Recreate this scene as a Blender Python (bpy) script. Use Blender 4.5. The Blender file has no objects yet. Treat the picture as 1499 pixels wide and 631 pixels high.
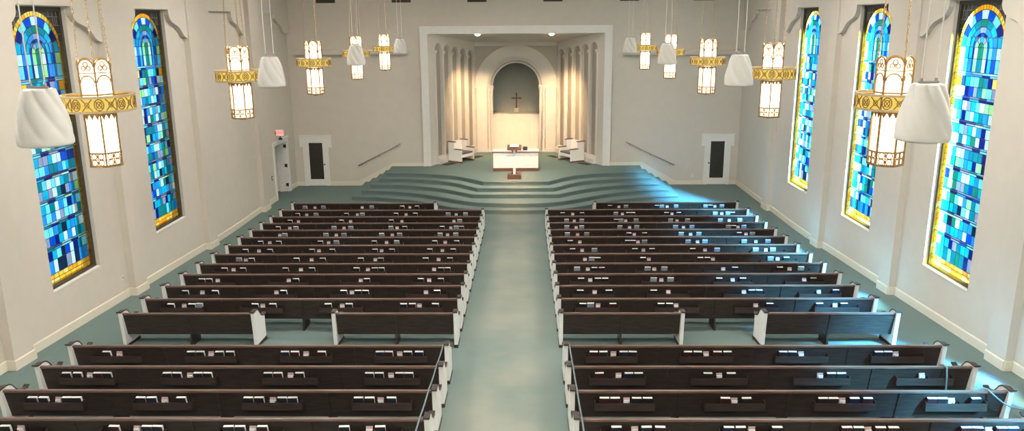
import bpy, math, random
from mathutils import Vector, Matrix
from mathutils.geometry import tessellate_polygon
random.seed(7)
PI = math.pi
SC = bpy.context.scene
COL = SC.collection

# ------------------------------------------------------------------ camera
F_PX, PITCH, YAW, ROLL, CAM_H = 1144.6, 0.2430326, -0.0169599, -0.0068289, 7.1509
cp, sp, cyw, syw = math.cos(PITCH), math.sin(PITCH), math.cos(YAW), math.sin(YAW)
fwd = Vector((syw*cp, cyw*cp, -sp)); rt0 = Vector((cyw, -syw, 0)); up0 = rt0.cross(fwd)
cr, sr = math.cos(ROLL), math.sin(ROLL)
RT = cr*rt0 + sr*up0; UP = -sr*rt0 + cr*up0
CAM = Vector((0, 0, CAM_H))
def px_of(x, y, z):
    p = Vector((x, y, z)) - CAM
    return 749.5 + F_PX*p.dot(RT)/p.dot(fwd)
def x_at(px, y, z):
    a, b = -8.0, 8.0
    fa, fb = px_of(a, y, z), px_of(b, y, z)
    for _ in range(6):
        c = a + (px-fa)*(b-a)/(fb-fa)
        fc = px_of(c, y, z)
        if abs(c-a) < abs(c-b): a, fa, b, fb = c, fc, a, fa
        else: a, fa = c, fc
        if abs(fa-px) < 1e-4 or abs(a-b) < 1e-9: break
    return a
cam_d = bpy.data.cameras.new('camera'); cam = bpy.data.objects.new('camera', cam_d); COL.objects.link(cam)
cam_d.sensor_fit = 'HORIZONTAL'; cam_d.sensor_width = 36.0; cam_d.lens = F_PX/1499*36.0
cam_d.clip_start = 0.05; cam_d.clip_end = 200
m = Matrix.Identity(4)
for i in range(3):
    m[i][0] = RT[i]; m[i][1] = UP[i]; m[i][2] = -fwd[i]; m[i][3] = CAM[i]
cam.matrix_world = m
SC.camera = cam

# ------------------------------------------------------------------ room dimensions
XL, XR = -10.30, 9.48            # recessed wall planes
XLP, XRP = -10.12, 9.31          # pier faces
XLH, XRH = -10.165, 9.355        # header faces
YB, YBACK = 34.57, -3.2          # chancel-end wall, rear wall
ZC = 9.25                        # ceiling
ZP = 0.88                        # chancel platform height
XC = -0.41                       # middle of the room
SLOPE, YK = 0.0407, 26.12
def fz(y): return -SLOPE*0.5*((y-YK) - math.sqrt((y-YK)**2 + 1.0)) - 0.001

# ------------------------------------------------------------------ materials
def mat(name, col, rough=0.6, metal=0.0, var=0.0, scale=20.0, bump=0.0, bscale=None, spec=0.5, col2=None, stretch=None, coord='Object'):
    m = bpy.data.materials.new(name); m.use_nodes = True
    nt = m.node_tree; b = nt.nodes['Principled BSDF']
    b.inputs['Roughness'].default_value = rough; b.inputs['Metallic'].default_value = metal
    b.inputs['Specular IOR Level'].default_value = spec
    tc = nt.nodes.new('ShaderNodeTexCoord'); mp = nt.nodes.new('ShaderNodeMapping')
    nt.links.new(tc.outputs[coord], mp.inputs['Vector'])
    if stretch: mp.inputs['Scale'].default_value = stretch
    nz = nt.nodes.new('ShaderNodeTexNoise'); nz.inputs['Scale'].default_value = scale; nz.inputs['Detail'].default_value = 4
    nt.links.new(mp.outputs['Vector'], nz.inputs['Vector'])
    rp = nt.nodes.new('ShaderNodeValToRGB')
    c2 = col2 or tuple(min(1, c*(1+var)) for c in col)
    c1 = col if col2 else tuple(c*(1-var) for c in col)
    rp.color_ramp.elements[0].position = 0.3; rp.color_ramp.elements[1].position = 0.7
    rp.color_ramp.elements[0].color = (*c1, 1); rp.color_ramp.elements[1].color = (*c2, 1)
    nt.links.new(nz.outputs['Fac'], rp.inputs['Fac']); nt.links.new(rp.outputs['Color'], b.inputs['Base Color'])
    if bump > 0:
        n2 = nt.nodes.new('ShaderNodeTexNoise'); n2.inputs['Scale'].default_value = bscale or scale*4; n2.inputs['Detail'].default_value = 3
        nt.links.new(mp.outputs['Vector'], n2.inputs['Vector'])
        bp = nt.nodes.new('ShaderNodeBump'); bp.inputs['Strength'].default_value = bump; bp.inputs['Distance'].default_value = 0.01
        nt.links.new(n2.outputs['Fac'], bp.inputs['Height']); nt.links.new(bp.outputs['Normal'], b.inputs['Normal'])
    return m
def emit(name, col, strength, col2=None, scale=30):
    m = bpy.data.materials.new(name); m.use_nodes = True; nt = m.node_tree
    for n in list(nt.nodes): nt.nodes.remove(n)
    o = nt.nodes.new('ShaderNodeOutputMaterial'); e = nt.nodes.new('ShaderNodeEmission')
    e.inputs['Strength'].default_value = strength
    tc = nt.nodes.new('ShaderNodeTexCoord'); nz = nt.nodes.new('ShaderNodeTexNoise'); nz.inputs['Scale'].default_value = scale
    rp = nt.nodes.new('ShaderNodeValToRGB')
    rp.color_ramp.elements[0].color = (*col, 1); rp.color_ramp.elements[1].color = (*(col2 or col), 1)
    nt.links.new(tc.outputs['Object'], nz.inputs['Vector']); nt.links.new(nz.outputs['Fac'], rp.inputs['Fac'])
    nt.links.new(rp.outputs['Color'], e.inputs['Color']); nt.links.new(e.outputs['Emission'], o.inputs['Surface'])
    return m

M = {}
M['wall'] = mat('wall_paint', (0.64, 0.585, 0.51), 0.85, var=0.02, scale=3, bump=0.05, bscale=60)
M['trimw'] = mat('trim_paint', (0.83, 0.81, 0.77), 0.55, var=0.02, scale=5)
M['chceil'] = mat('chancel_ceiling_paint', (0.80, 0.75, 0.68), 0.9, var=0.02, scale=3)
M['ceil'] = mat('ceiling_paint', (0.72, 0.70, 0.66), 0.9, var=0.02, scale=3)
M['base'] = mat('baseboard_paint', (0.76, 0.70, 0.58), 0.5, var=0.02, scale=5)
M['spand'] = mat('chancel_back_paint', (0.57, 0.53, 0.47), 0.7, var=0.02, scale=4)
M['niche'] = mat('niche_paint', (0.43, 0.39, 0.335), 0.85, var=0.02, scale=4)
M['chancel'] = mat('chancel_paint', (0.78, 0.74, 0.68), 0.6, var=0.015, scale=4)
M['alcove'] = mat('alcove_paint', (0.50, 0.51, 0.45), 0.9, var=0.03, scale=3)
M['wood'] = mat('dark_pew_wood', (0.044, 0.030, 0.026), 0.42, var=0.35, scale=6, bump=0.05, bscale=60, stretch=(0.6, 4, 8), spec=0.35)
M['rail'] = mat('pew_rail_wood', (0.15, 0.092, 0.072), 0.30, var=0.3, scale=6, stretch=(0.6, 6, 6))
M['cap'] = mat('pew_cap_wood', (0.040, 0.028, 0.024), 0.4, var=0.3, scale=8)
M['white'] = mat('pew_white_paint', (0.91, 0.90, 0.87), 0.5, var=0.02, scale=5)
M['brown'] = mat('brown_wood', (0.16, 0.072, 0.045), 0.45, var=0.25, scale=8, stretch=(1, 6, 6))
M['cushion'] = mat('grey_cushion', (0.14, 0.15, 0.17), 0.95, var=0.15, scale=40)
M['black'] = mat('black_plastic', (0.02, 0.02, 0.022), 0.5, var=0.2, scale=20)
M['grille'] = mat('dark_grille', (0.05, 0.035, 0.022), 0.6, var=0.3, scale=60)
M['steel'] = mat('dull_steel', (0.35, 0.34, 0.32), 0.4, metal=0.8, var=0.1, scale=20)
M['railm'] = mat('handrail_metal', (0.44, 0.41, 0.38), 0.45, metal=0.3, var=0.1, scale=20)
M['pane'] = mat('dark_door_glass', (0.035, 0.034, 0.028), 0.25, var=0.25, scale=25)
M['gold'] = mat('lantern_bronze', (0.32, 0.19, 0.07), 0.4, metal=0.55, var=0.2, scale=30)
M['goldrim'] = mat('lantern_rim', (0.50, 0.38, 0.22), 0.45, metal=0.3, var=0.1, scale=20)
M['chain'] = mat('chain_brass', (0.50, 0.36, 0.20), 0.4, metal=0.6, var=0.15, scale=40)
M['shell'] = mat('white_shell', (0.60, 0.58, 0.545), 0.75, var=0.02, scale=8)
M['wire'] = mat('white_wire', (0.66, 0.64, 0.60), 0.5, var=0.05, scale=20)
M['bar'] = mat('glazing_bar_metal', (0.10, 0.11, 0.13), 0.5, var=0.2, scale=20)
M['lead'] = mat('lead_came', (0.018, 0.020, 0.024), 0.7, var=0.3, scale=40)
M['darkframe'] = mat('dark_window_frame', (0.045, 0.040, 0.032), 0.5, var=0.2, scale=10)
M['spandrel'] = mat('spandrel_brick', (0.030, 0.031, 0.033), 0.6, var=0.3, scale=15)
M['cord'] = mat('grey_cord', (0.16, 0.21, 0.23), 0.7, var=0.2, scale=60)
M['brass'] = mat('old_brass', (0.25, 0.16, 0.09), 0.45, metal=0.5, var=0.15, scale=30)
M['paper'] = mat('book_pages', (0.86, 0.85, 0.80), 0.8, var=0.04, scale=60, stretch=(1, 8, 1))
M['cover_dark'] = mat('book_cover_black', (0.018, 0.016, 0.020), 0.5, var=0.3, scale=40)
M['cover_wine'] = mat('book_cover_wine', (0.045, 0.012, 0.016), 0.5, var=0.25, scale=40)
M['cover_navy'] = mat('book_cover_navy', (0.014, 0.018, 0.045), 0.5, var=0.25, scale=40)
M['cover_pale'] = mat('book_cover_pale', (0.24, 0.285, 0.345), 0.55, var=0.1, scale=40)
M['card_pink'] = mat('pink_card', (0.56, 0.40, 0.40), 0.8, var=0.08, scale=40)
M['card_white'] = mat('white_card', (0.82, 0.80, 0.80), 0.8, var=0.03, scale=40)
M['hallfloor'] = mat('hall_floor', (0.17, 0.12, 0.08), 0.7, var=0.15, scale=20)
M['lens'] = emit('downlight_lens', (1.0, 0.84, 0.60), 60.0)
M['lampglass'] = emit('lantern_glass', (1.0, 0.78, 0.50), 3.1, (1.0, 0.84, 0.60), 8)
M['ampanel'] = emit('lantern_ring_glow', (1.0, 0.66, 0.11), 0.8, (1.0, 0.74, 0.18), 14)
M['exitred'] = emit('exit_red', (1.0, 0.18, 0.14), 1.1)
M['exitface'] = emit('exit_face', (1.0, 0.52, 0.45), 0.8)

# carpet: teal pile, mixed towards paler beige in patches
def carpet():
    m = mat('teal_carpet', (0.120, 0.175, 0.170), 0.95, scale=260, bump=0.35, bscale=420, col2=(0.172, 0.240, 0.232), spec=0.1)
    nt = m.node_tree; b = nt.nodes['Principled BSDF']
    src = b.inputs['Base Color'].links[0].from_socket
    tc = nt.nodes.new('ShaderNodeTexCoord')
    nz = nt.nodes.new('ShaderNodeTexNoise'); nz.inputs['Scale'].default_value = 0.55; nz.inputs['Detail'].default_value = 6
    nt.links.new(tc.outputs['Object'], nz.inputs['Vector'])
    # beige mix strongest along the middle aisle, faint elsewhere
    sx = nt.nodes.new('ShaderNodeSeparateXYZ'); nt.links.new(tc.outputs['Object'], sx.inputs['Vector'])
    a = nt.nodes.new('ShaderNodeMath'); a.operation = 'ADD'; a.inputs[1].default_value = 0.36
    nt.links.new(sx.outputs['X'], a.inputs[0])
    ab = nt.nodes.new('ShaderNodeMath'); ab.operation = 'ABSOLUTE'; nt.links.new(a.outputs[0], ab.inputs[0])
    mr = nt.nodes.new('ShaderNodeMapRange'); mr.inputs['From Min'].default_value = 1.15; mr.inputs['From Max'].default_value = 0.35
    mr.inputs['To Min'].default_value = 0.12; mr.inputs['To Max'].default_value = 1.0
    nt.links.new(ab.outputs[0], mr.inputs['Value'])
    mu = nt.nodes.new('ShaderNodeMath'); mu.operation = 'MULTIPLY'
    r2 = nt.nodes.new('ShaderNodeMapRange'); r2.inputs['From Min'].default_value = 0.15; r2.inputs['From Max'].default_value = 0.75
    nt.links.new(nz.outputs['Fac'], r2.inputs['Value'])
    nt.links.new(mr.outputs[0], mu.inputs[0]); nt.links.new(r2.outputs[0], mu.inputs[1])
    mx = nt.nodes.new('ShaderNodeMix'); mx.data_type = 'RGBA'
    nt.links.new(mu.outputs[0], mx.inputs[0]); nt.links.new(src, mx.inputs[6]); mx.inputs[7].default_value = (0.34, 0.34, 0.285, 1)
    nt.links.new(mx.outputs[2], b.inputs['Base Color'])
    return m
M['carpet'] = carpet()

# coloured glass: each pane carries its own tint, light passes through
def glass_mat():
    m = bpy.data.materials.new('stained_glass'); m.use_nodes = True; nt = m.node_tree
    for n in list(nt.nodes): nt.nodes.remove(n)
    o = nt.nodes.new('ShaderNodeOutputMaterial')
    at = nt.nodes.new('ShaderNodeAttribute'); at.attribute_name = 'tint'
    tc = nt.nodes.new('ShaderNodeTexCoord'); nz = nt.nodes.new('ShaderNodeTexNoise')
    mp = nt.nodes.new('ShaderNodeMapping'); mp.inputs['Scale'].default_value = (1, 1, 0.35)
    nt.links.new(tc.outputs['Object'], mp.inputs['Vector'])
    nz.inputs['Scale'].default_value = 9; nz.inputs['Detail'].default_value = 3
    nt.links.new(mp.outputs['Vector'], nz.inputs['Vector'])
    mr = nt.nodes.new('ShaderNodeMapRange'); mr.inputs['To Min'].default_value = 0.55; mr.inputs['To Max'].default_value = 1.35
    nt.links.new(nz.outputs['Fac'], mr.inputs['Value'])
    mx = nt.nodes.new('ShaderNodeMix'); mx.data_type = 'RGBA'; mx.blend_type = 'MULTIPLY'; mx.inputs[0].default_value = 1.0
    nt.links.new(at.outputs['Color'], mx.inputs[6]); nt.links.new(mr.outputs[0], mx.inputs[7])
    tr = nt.nodes.new('ShaderNodeBsdfTransparent'); tl = nt.nodes.new('ShaderNodeBsdfTranslucent'); gl = nt.nodes.new('ShaderNodeBsdfGlossy')
    gl.inputs['Roughness'].default_value = 0.15
    nt.links.new(mx.outputs[2], tr.inputs['Color']); nt.links.new(mx.outputs[2], tl.inputs['Color'])
    s1 = nt.nodes.new('ShaderNodeMixShader'); s1.inputs[0].default_value = 0.05
    nt.links.new(tr.outputs[0], s1.inputs[1]); nt.links.new(tl.outputs[0], s1.inputs[2])
    s2 = nt.nodes.new('ShaderNodeMixShader'); s2.inputs[0].default_value = 0.03
    nt.links.new(s1.outputs[0], s2.inputs[1]); nt.links.new(gl.outputs[0], s2.inputs[2])
    nt.links.new(s2.outputs[0], o.inputs['Surface'])
    return m
M['stained'] = glass_mat()

# ------------------------------------------------------------------ mesh builder
class MB:
    def __init__(s): s.v = []; s.f = []; s.m = []; s.c = []
    def face(s, pts, mi=0, col=None):
        b = len(s.v); s.v += [tuple(p) for p in pts]; s.f.append(tuple(range(b, b+len(pts)))); s.m.append(mi); s.c.append(col)
    def add(s, vs, fs, mi=0):
        b = len(s.v); s.v += [tuple(p) for p in vs]
        for f in fs: s.f.append(tuple(b+i for i in f)); s.m.append(mi); s.c.append(None)
    def box(s, x0, x1, y0, y1, z0, z1, mi=0):
        if x0 > x1: x0, x1 = x1, x0
        if y0 > y1: y0, y1 = y1, y0
        if z0 > z1: z0, z1 = z1, z0
        vs = [(x0,y0,z0),(x1,y0,z0),(x1,y1,z0),(x0,y1,z0),(x0,y0,z1),(x1,y0,z1),(x1,y1,z1),(x0,y1,z1)]
        s.add(vs, [(0,3,2,1),(4,5,6,7),(0,1,5,4),(1,2,6,5),(2,3,7,6),(3,0,4,7)], mi)
    def bar(s, a, b, w, h, mi=0, upv=(0,0,1)):
        a, b = Vector(a), Vector(b); d = (b-a).normalized(); u = Vector(upv)
        if abs(d.dot(u)) > 0.98: u = Vector((0,1,0))
        r = d.cross(u).normalized()*w/2; u = r.cross(d).normalized()*h/2
        vs = [a-r-u, a+r-u, a+r+u, a-r+u, b-r-u, b+r-u, b+r+u, b-r+u]
        s.add(vs, [(0,1,2,3),(7,6,5,4),(0,4,5,1),(1,5,6,2),(2,6,7,3),(3,7,4,0)], mi)
    def tube(s, pts, r, n=8, mi=0, closed=False):
        pts = [Vector(p) for p in pts]; N = len(pts); rings = []
        prev = None
        for i, p in enumerate(pts):
            if closed: d = pts[(i+1) % N]-pts[i-1]
            else: d = pts[min(i+1, N-1)]-pts[max(i-1, 0)]
            d.normalize()
            if prev is None:
                u = Vector((0,0,1)) if abs(d.z) < 0.9 else Vector((1,0,0))
                u = (u-d*u.dot(d)).normalized()
            else: u = (prev-d*prev.dot(d)).normalized()
            prev = u; w = d.cross(u)
            rings.append([p+(u*math.cos(2*PI*k/n)+w*math.sin(2*PI*k/n))*r for k in range(n)])
        vs = [q for rg in rings for q in rg]; fs = []
        for i in range(N if closed else N-1):
            j = (i+1) % N
            for k in range(n): fs.append((i*n+k, i*n+(k+1)%n, j*n+(k+1)%n, j*n+k))
        if not closed: fs += [tuple(range(n-1,-1,-1)), tuple((N-1)*n+k for k in range(n))]
        s.add(vs, fs, mi)
    def lathe(s, prof, n=24, mi=0, c=(0,0,0), rot=0.0, cap=True):
        vs = []; fs = []
        for r, z in prof:
            for k in range(n):
                a = 2*PI*k/n+rot; vs.append((c[0]+r*math.cos(a), c[1]+r*math.sin(a), c[2]+z))
        for i in range(len(prof)-1):
            for k in range(n): fs.append((i*n+k, i*n+(k+1)%n, (i+1)*n+(k+1)%n, (i+1)*n+k))
        if cap:
            fs.append(tuple(range(n-1,-1,-1))); fs.append(tuple((len(prof)-1)*n+k for k in range(n)))
        s.add(vs, fs, mi)
    def prism(s, poly, fn, a, b, mi=0):
        """extrude a 2D polygon (may be concave); fn(u, v, t) gives the 3D point, t runs from a to b"""
        n = len(poly); tris = tessellate_polygon([[Vector((p[0], p[1], 0)) for p in poly]])
        vs = [fn(u, v, a) for u, v in poly]+[fn(u, v, b) for u, v in poly]
        fs = [tuple(t) for t in tris]+[tuple(n+i for i in reversed(t)) for t in tris]
        fs += [(i, (i+1) % n, n+(i+1) % n, n+i) for i in range(n)]
        s.add(vs, fs, mi)
    def build(s, name, mats, parent=None, smooth=False, bevel=0.0, recalc=True):
        me = bpy.data.meshes.new(name); me.from_pydata(s.v, [], s.f)
        mats = mats if isinstance(mats, (list, tuple)) else [mats]
        for q in mats: me.materials.append(q)
        me.polygons.foreach_set('material_index', s.m)
        if any(c is not None for c in s.c):
            at = me.color_attributes.new('tint', 'FLOAT_COLOR', 'CORNER'); i = 0
            for f, c in zip(s.f, s.c):
                for _ in f: at.data[i].color = (*(c or (0,0,0)), 1); i += 1
        me.validate()
        if recalc:
            import bmesh
            bm = bmesh.new(); bm.from_mesh(me); bmesh.ops.recalc_face_normals(bm, faces=bm.faces); bm.to_mesh(me); bm.free()
        if smooth:
            for p in me.polygons: p.use_smooth = True
        me.update()
        o = bpy.data.objects.new(name, me); COL.objects.link(o)
        if parent is not None: o.parent = parent
        if bevel > 0:
            bv = o.modifiers.new('bevel', 'BEVEL'); bv.width = bevel; bv.segments = 2; bv.limit_method = 'ANGLE'
        return o

def tag(o, label=None, cat=None, group=None, kind=None):
    if label: o['label'] = label
    if cat: o['category'] = cat
    if group: o['group'] = group
    if kind: o['kind'] = kind
    return o
def empty(name, loc=(0,0,0), rz=0.0):
    o = bpy.data.objects.new(name, None); COL.objects.link(o); o.location = loc; o.rotation_euler = (0,0,rz)
    o.empty_display_size = 0.2
    return o
def copy_tree(o, parent=None):
    c = o.copy(); COL.objects.link(c)
    if parent is not None: c.parent = parent
    for ch in list(o.children): copy_tree(ch, c)
    return c
def structure(o, label, cat): return tag(o, label, cat, kind='structure')

# ------------------------------------------------------------------ floor
b = MB()
ys = [YBACK + (39.2-YBACK)*i/150 for i in range(151)]
for i in range(150):
    y0, y1 = ys[i], ys[i+1]
    b.add([(XL-0.25,y0,fz(y0)),(XR+0.25,y0,fz(y0)),(XR+0.25,y1,fz(y1)),(XL-0.25,y1,fz(y1))], [(0,1,2,3)])
for (x0, x1) in ((XL-0.25, XR+0.25),):
    b.add([(x0,YBACK,-0.3),(x1,YBACK,-0.3),(x1,39.2,-0.3),(x0,39.2,-0.3)], [(3,2,1,0)])
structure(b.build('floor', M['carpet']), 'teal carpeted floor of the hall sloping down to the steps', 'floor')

# ------------------------------------------------------------------ bays of the side walls
PITCHY = 4.965
WC = [16.99 - 2*PITCHY, 16.99 - PITCHY, 16.99, 21.92, 26.83]     # window centres
BAYS = [c for c in WC]
PIERS = [(WC[i]+WC[i+1])/2 for i in range(len(WC)-1)] + [29.81, WC[0]-PITCHY/2]
PW = 0.62
WW, WH, WZ0 = 1.93, 6.07, 1.46
WIN_R = [0, 1, 2, 3, 4]; WIN_L = [0, 1, 2, 3]
DOOR_Y0, DOOR_Y1, DOOR_H = 31.62, 33.38, 2.24

def side_wall(name, x_in, x_out, wins, door, label):
    b = MB(); cuts = [(WC[i]-WW/2, WC[i]+WW/2, WZ0, WZ0+WH) for i in wins]
    if door: cuts.append((DOOR_Y0, DOOR_Y1, -0.3, DOOR_H))
    cuts.sort(); y = YBACK-0.3
    for (a, c, z0, z1) in cuts:
        b.box(x_in, x_out, y, a, -0.3, ZC)
        if z0 > -0.2: b.box(x_in, x_out, a, c, -0.3, z0)
        b.box(x_in, x_out, a, c, z1, ZC); y = c
    b.box(x_in, x_out, y, YB+0.3, -0.3, ZC)
    return structure(b.build(name, M['wall']), label, 'wall')
side_wall('wall_left', XL, XL-0.42, WIN_L, True, 'beige side wall with two tall stained glass windows and an open doorway')
side_wall('wall_right', XR, XR+0.42, WIN_R, False, 'beige side wall with three tall stained glass windows')

# piers and scalloped headers
tn = [0]
ORDN = ['first','second','third','fourth','fifth','sixth','seventh']
def trim_name(): tn[0] += 1; return 'trim_%d' % tn[0]
OG = [(0.0,0.0),(0.0,-0.14),(0.02,-0.20),(0.06,-0.26),(0.11,-0.32),(0.20,-0.375),(0.32,-0.415),(0.43,-0.46),(0.52,-0.52),(0.60,-0.60),(0.68,-0.70),(0.745,-0.76),(0.83,-0.80),(0.93,-0.815)]
ZN = WZ0+WH+0.02
for side, xw, xh, xp in (('left', XL, XLH, XLP), ('right', XR, XRH, XRP)):
    for yc in PIERS:
        od = ORDN[sorted(PIERS, reverse=True).index(yc)]; b = MB(); b.box(xw, xp, yc-PW/2, yc+PW/2, fz(yc)-0.05, ZC)
        structure(b.build(trim_name(), M['wall']), 'plain beige pier, %s from the chancel on the %s wall' % (od, side), 'pier')
    bays = [(c-PITCHY/2+PW/2, c+PITCHY/2-PW/2, c) for c in WC] + [(30.12, YB, 31.78)]
    for (ya, yb, yc) in bays:
        hw = 0.985
        right = [(yc+hw+u*((yb-yc-hw)/0.93 if yb < 31 else 1.30), ZN+v) for u, v in OG]
        if right[-1][0] < yb-0.01: right.append((yb, right[-1][1]))
        left = [(yc-hw-u*((yc-hw-ya)/0.93), ZN+v) for u, v in OG]
        poly = [(ya, ZC)] + [(ya, left[-1][1])] + list(reversed(left)) + right + [(yb, ZC)]
        cl = [poly[0]]
        for p in poly[1:]:
            if abs(p[0]-cl[-1][0])+abs(p[1]-cl[-1][1]) > 1e-4: cl.append(p)
        b = MB(); b.prism(cl, lambda u, v, t: (t, u, v), xw, xh)
        structure(b.build(trim_name(), M['wall']), 'beige wall header with scalloped brackets, %s bay from the chancel, %s wall' % (ORDN[sorted([q[2] for q in bays], reverse=True).index(yc)], side), 'wall header')

# baseboards along the side walls, stepping around the piers
def baseboard_path(side, xw, xp, gap=None):
    s = 1 if side == 'left' else -1
    pts = [(xw, YBACK)]
    for yc in sorted(PIERS):
        pts += [(xw, yc-PW/2), (xp, yc-PW/2), (xp, yc+PW/2), (xw, yc+PW/2)]
    pts.append((xw, YB))
    return pts, s
for side, xw, xp in (('left', XL, XLP), ('right', XR, XRP)):
    pts, s = baseboard_path(side, xw, xp)
    b = MB(); T = 0.03; H = 0.21
    def seg(x0, y0, x1, y1):
        if abs(x0-x1) < 1e-6:
            n = max(1, int((y1-y0)/0.8))
            for i in range(n):
                a = y0+(y1-y0)*i/n; c = y0+(y1-y0)*(i+1)/n
                vs = []
                for yy in (a, c):
                    z = fz(yy)
                    vs += [(x0, yy, z-0.02), (x0+s*T, yy, z-0.02), (x0+s*T, yy, z+H-0.02), (x0+s*T*0.5, yy, z+H), (x0, yy, z+H)]
                b.add(vs, [(k, (k+1)%5, 5+(k+1)%5, 5+k) for k in range(5)]+[(4,3,2,1,0),(5,6,7,8,9)])
        else:
            z = fz(y0); yo = -T if abs(x1-xp) < 1e-6 else T
            b.box(min(x0,x1), max(x0,x1)+(T if s > 0 else 0) if s > 0 else max(x0,x1), min(y0,y0+yo), max(y0,y0+yo), z-0.02, z+H)
    for (p, q) in zip(pts[:-1], pts[1:]):
        y0, y1 = p[1], q[1]
        if side == 'left' and abs(p[0]-q[0]) < 1e-6 and y1 > DOOR_Y0:
            seg(p[0], y0, q[0], DOOR_Y0-0.14); seg(p[0], DOOR_Y1+0.14, q[0], y1); continue
        seg(p[0], y0, q[0], y1)
    structure(b.build('baseboard_%s' % side, M['base']), 'cream baseboard along the %s wall and its piers' % side, 'baseboard')

# ceiling, rear wall
b = MB(); b.box(XL-0.4, XR+0.4, YBACK-0.3, YB+0.3, ZC, ZC+0.2)
structure(b.build('ceiling', M['ceil']), 'plain pale ceiling of the hall', 'ceiling')
b = MB(); b.box(XL-0.4, XR+0.4, YBACK-0.3, YBACK, -0.3, ZC+0.1)
structure(b.build('wall_rear', M['wall']), 'plain beige rear wall behind the balcony', 'wall')

# chancel-end wall with the big opening
OX0, OX1, OZ1 = -4.19, 3.465, 6.66
DL = (-9.78, -8.93); DR = (8.14, 8.99); DHH = 2.10
b = MB(); t0, t1 = YB, YB+0.35
def holes(b, x0, x1, xs):
    x = x0
    for (a, c, z1) in xs:
        b.box(x, a, t0, t1, -0.3, ZC); b.box(a, c, t0, t1, z1, ZC); x = c
    b.box(x, x1, t0, t1, -0.3, ZC)
holes(b, XL-0.42, XR+0.42, [(OX0, OX1, OZ1)])
structure(b.build('wall_chancel_end', M['wall']), 'beige end wall with the wide chancel opening', 'wall')
# moulded frame of the opening
b = MB()
def frame3(b, x0, x1, z0, z1, w, yf, steps):
    for (a, c, d) in steps:     # inner offset, outer offset, projection
        b.box(x0-c, x0-a, yf-d, yf, z0, z1+c); b.box(x1+a, x1+c, yf-d, yf, z0, z1+c); b.box(x0-a, x1+a, yf-d, yf, z1+a, z1+c)
frame3(b, OX0, OX1, ZP, OZ1, 0.32, YB+0.0, [(0.0, 0.05, 0.05), (0.05, 0.10, 0.075), (0.10, 0.23, 0.055), (0.23, 0.28, 0.085), (0.28, 0.325, 0.11)])
structure(b.build(trim_name(), M['trimw']), 'white moulded frame around the chancel opening', 'opening frame')

# ------------------------------------------------------------------ chancel platform with five curved steps
RISE = ZP/5
LEFT_X = [-5.964, -6.235, -6.53, -6.855, -7.19]; RIGHT_X = [5.13, 5.40, 5.69, 6.00, 6.33]
def nose(pts): return pts
# front edges measured left to right (x, y)
FR = [
 [(-5.90,32.98),(-4.8,32.92),(-3.75,32.66),(-2.72,32.12),(-1.69,31.05),(-0.38,31.03),(0.96,31.05),(1.85,32.10),(2.85,32.62),(3.95,32.84),(5.05,32.92)],
 [(-6.17,32.62),(-5.0,32.52),(-3.75,32.2),(-2.85,31.66),(-1.90,30.63),(-0.38,30.60),(1.16,30.63),(2.1,31.66),(3.0,32.15),(4.2,32.45),(5.33,32.56)],
 [(-6.47,32.24),(-5.2,32.12),(-4.0,31.72),(-3.0,31.08),(-2.06,30.24),(-0.38,30.24),(1.35,30.24),(2.25,31.05),(3.2,31.66),(4.4,32.05),(5.62,32.18)],
 [(-6.80,31.88),(-5.6,31.72),(-4.4,31.28),(-3.4,30.60),(-2.6,30.00),(-1.75,29.55),(-0.9,29.40),(-0.38,29.38),(0.2,29.40),(1.0,29.55),(1.85,30.00),(2.65,30.60),(3.65,31.28),(4.9,31.70),(5.95,31.82)],
 [(-7.12,31.52),(-5.9,31.32),(-4.7,30.88),(-3.7,30.22),(-2.9,29.62),(-1.95,29.16),(-0.95,29.02),(-0.38,29.00),(0.25,29.02),(1.2,29.16),(2.15,29.62),(2.95,30.22),(3.95,30.88),(5.2,31.30),(6.28,31.45)],
]
def catmull(P, n=6, sharp=()):
    out = []
    for i in range(len(P)-1):
        p1, p2 = Vector((*P[i],0)), Vector((*P[i+1],0))
        p0 = Vector((*P[i-1],0)) if i > 0 and i not in sharp else p1*2-p2
        p3 = Vector((*P[i+2],0)) if i+2 < len(P) and i+1 not in sharp else p2*2-p1
        for k in range(n):
            t = k/n
            q = 0.5*((2*p1)+(p2-p0)*t+(2*p0-5*p1+4*p2-p3)*t*t+(3*p1-p0-3*p2+p3)*t**3)
            out.append((q.x, q.y))
    out.append(P[-1]); return out
b = MB()
for k in range(5):
    z1 = ZP-RISE*k; z0 = z1-RISE if k < 4 else -0.05
    fr = catmull(FR[k], 6, (4, 6) if k < 3 else ())
    poly = [(LEFT_X[k], YB)] + [(LEFT_X[k]+0.02, fr[0][1])] + fr + [(RIGHT_X[k]-0.02, fr[-1][1]), (RIGHT_X[k], YB)]
    b.prism(poly, lambda u, v, t: (u, v, t), z0, z1)
    # rounded carpet nosing
    nz = [(x, y-0.012, z1-0.028) for x, y in fr]; b.tube(nz, 0.026, 6)
b.prism([(OX0, YB-0.02), (OX0, YB+0.5), (-2.5, 38.62), (1.70, 38.62), (OX1, YB+0.5), (OX1, YB-0.02)], lambda u, v, t: (u, v, t), 0.1, ZP)
structure(b.build('chancel_floor', M['carpet']), 'teal carpeted chancel platform with five curved steps', 'platform')

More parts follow.
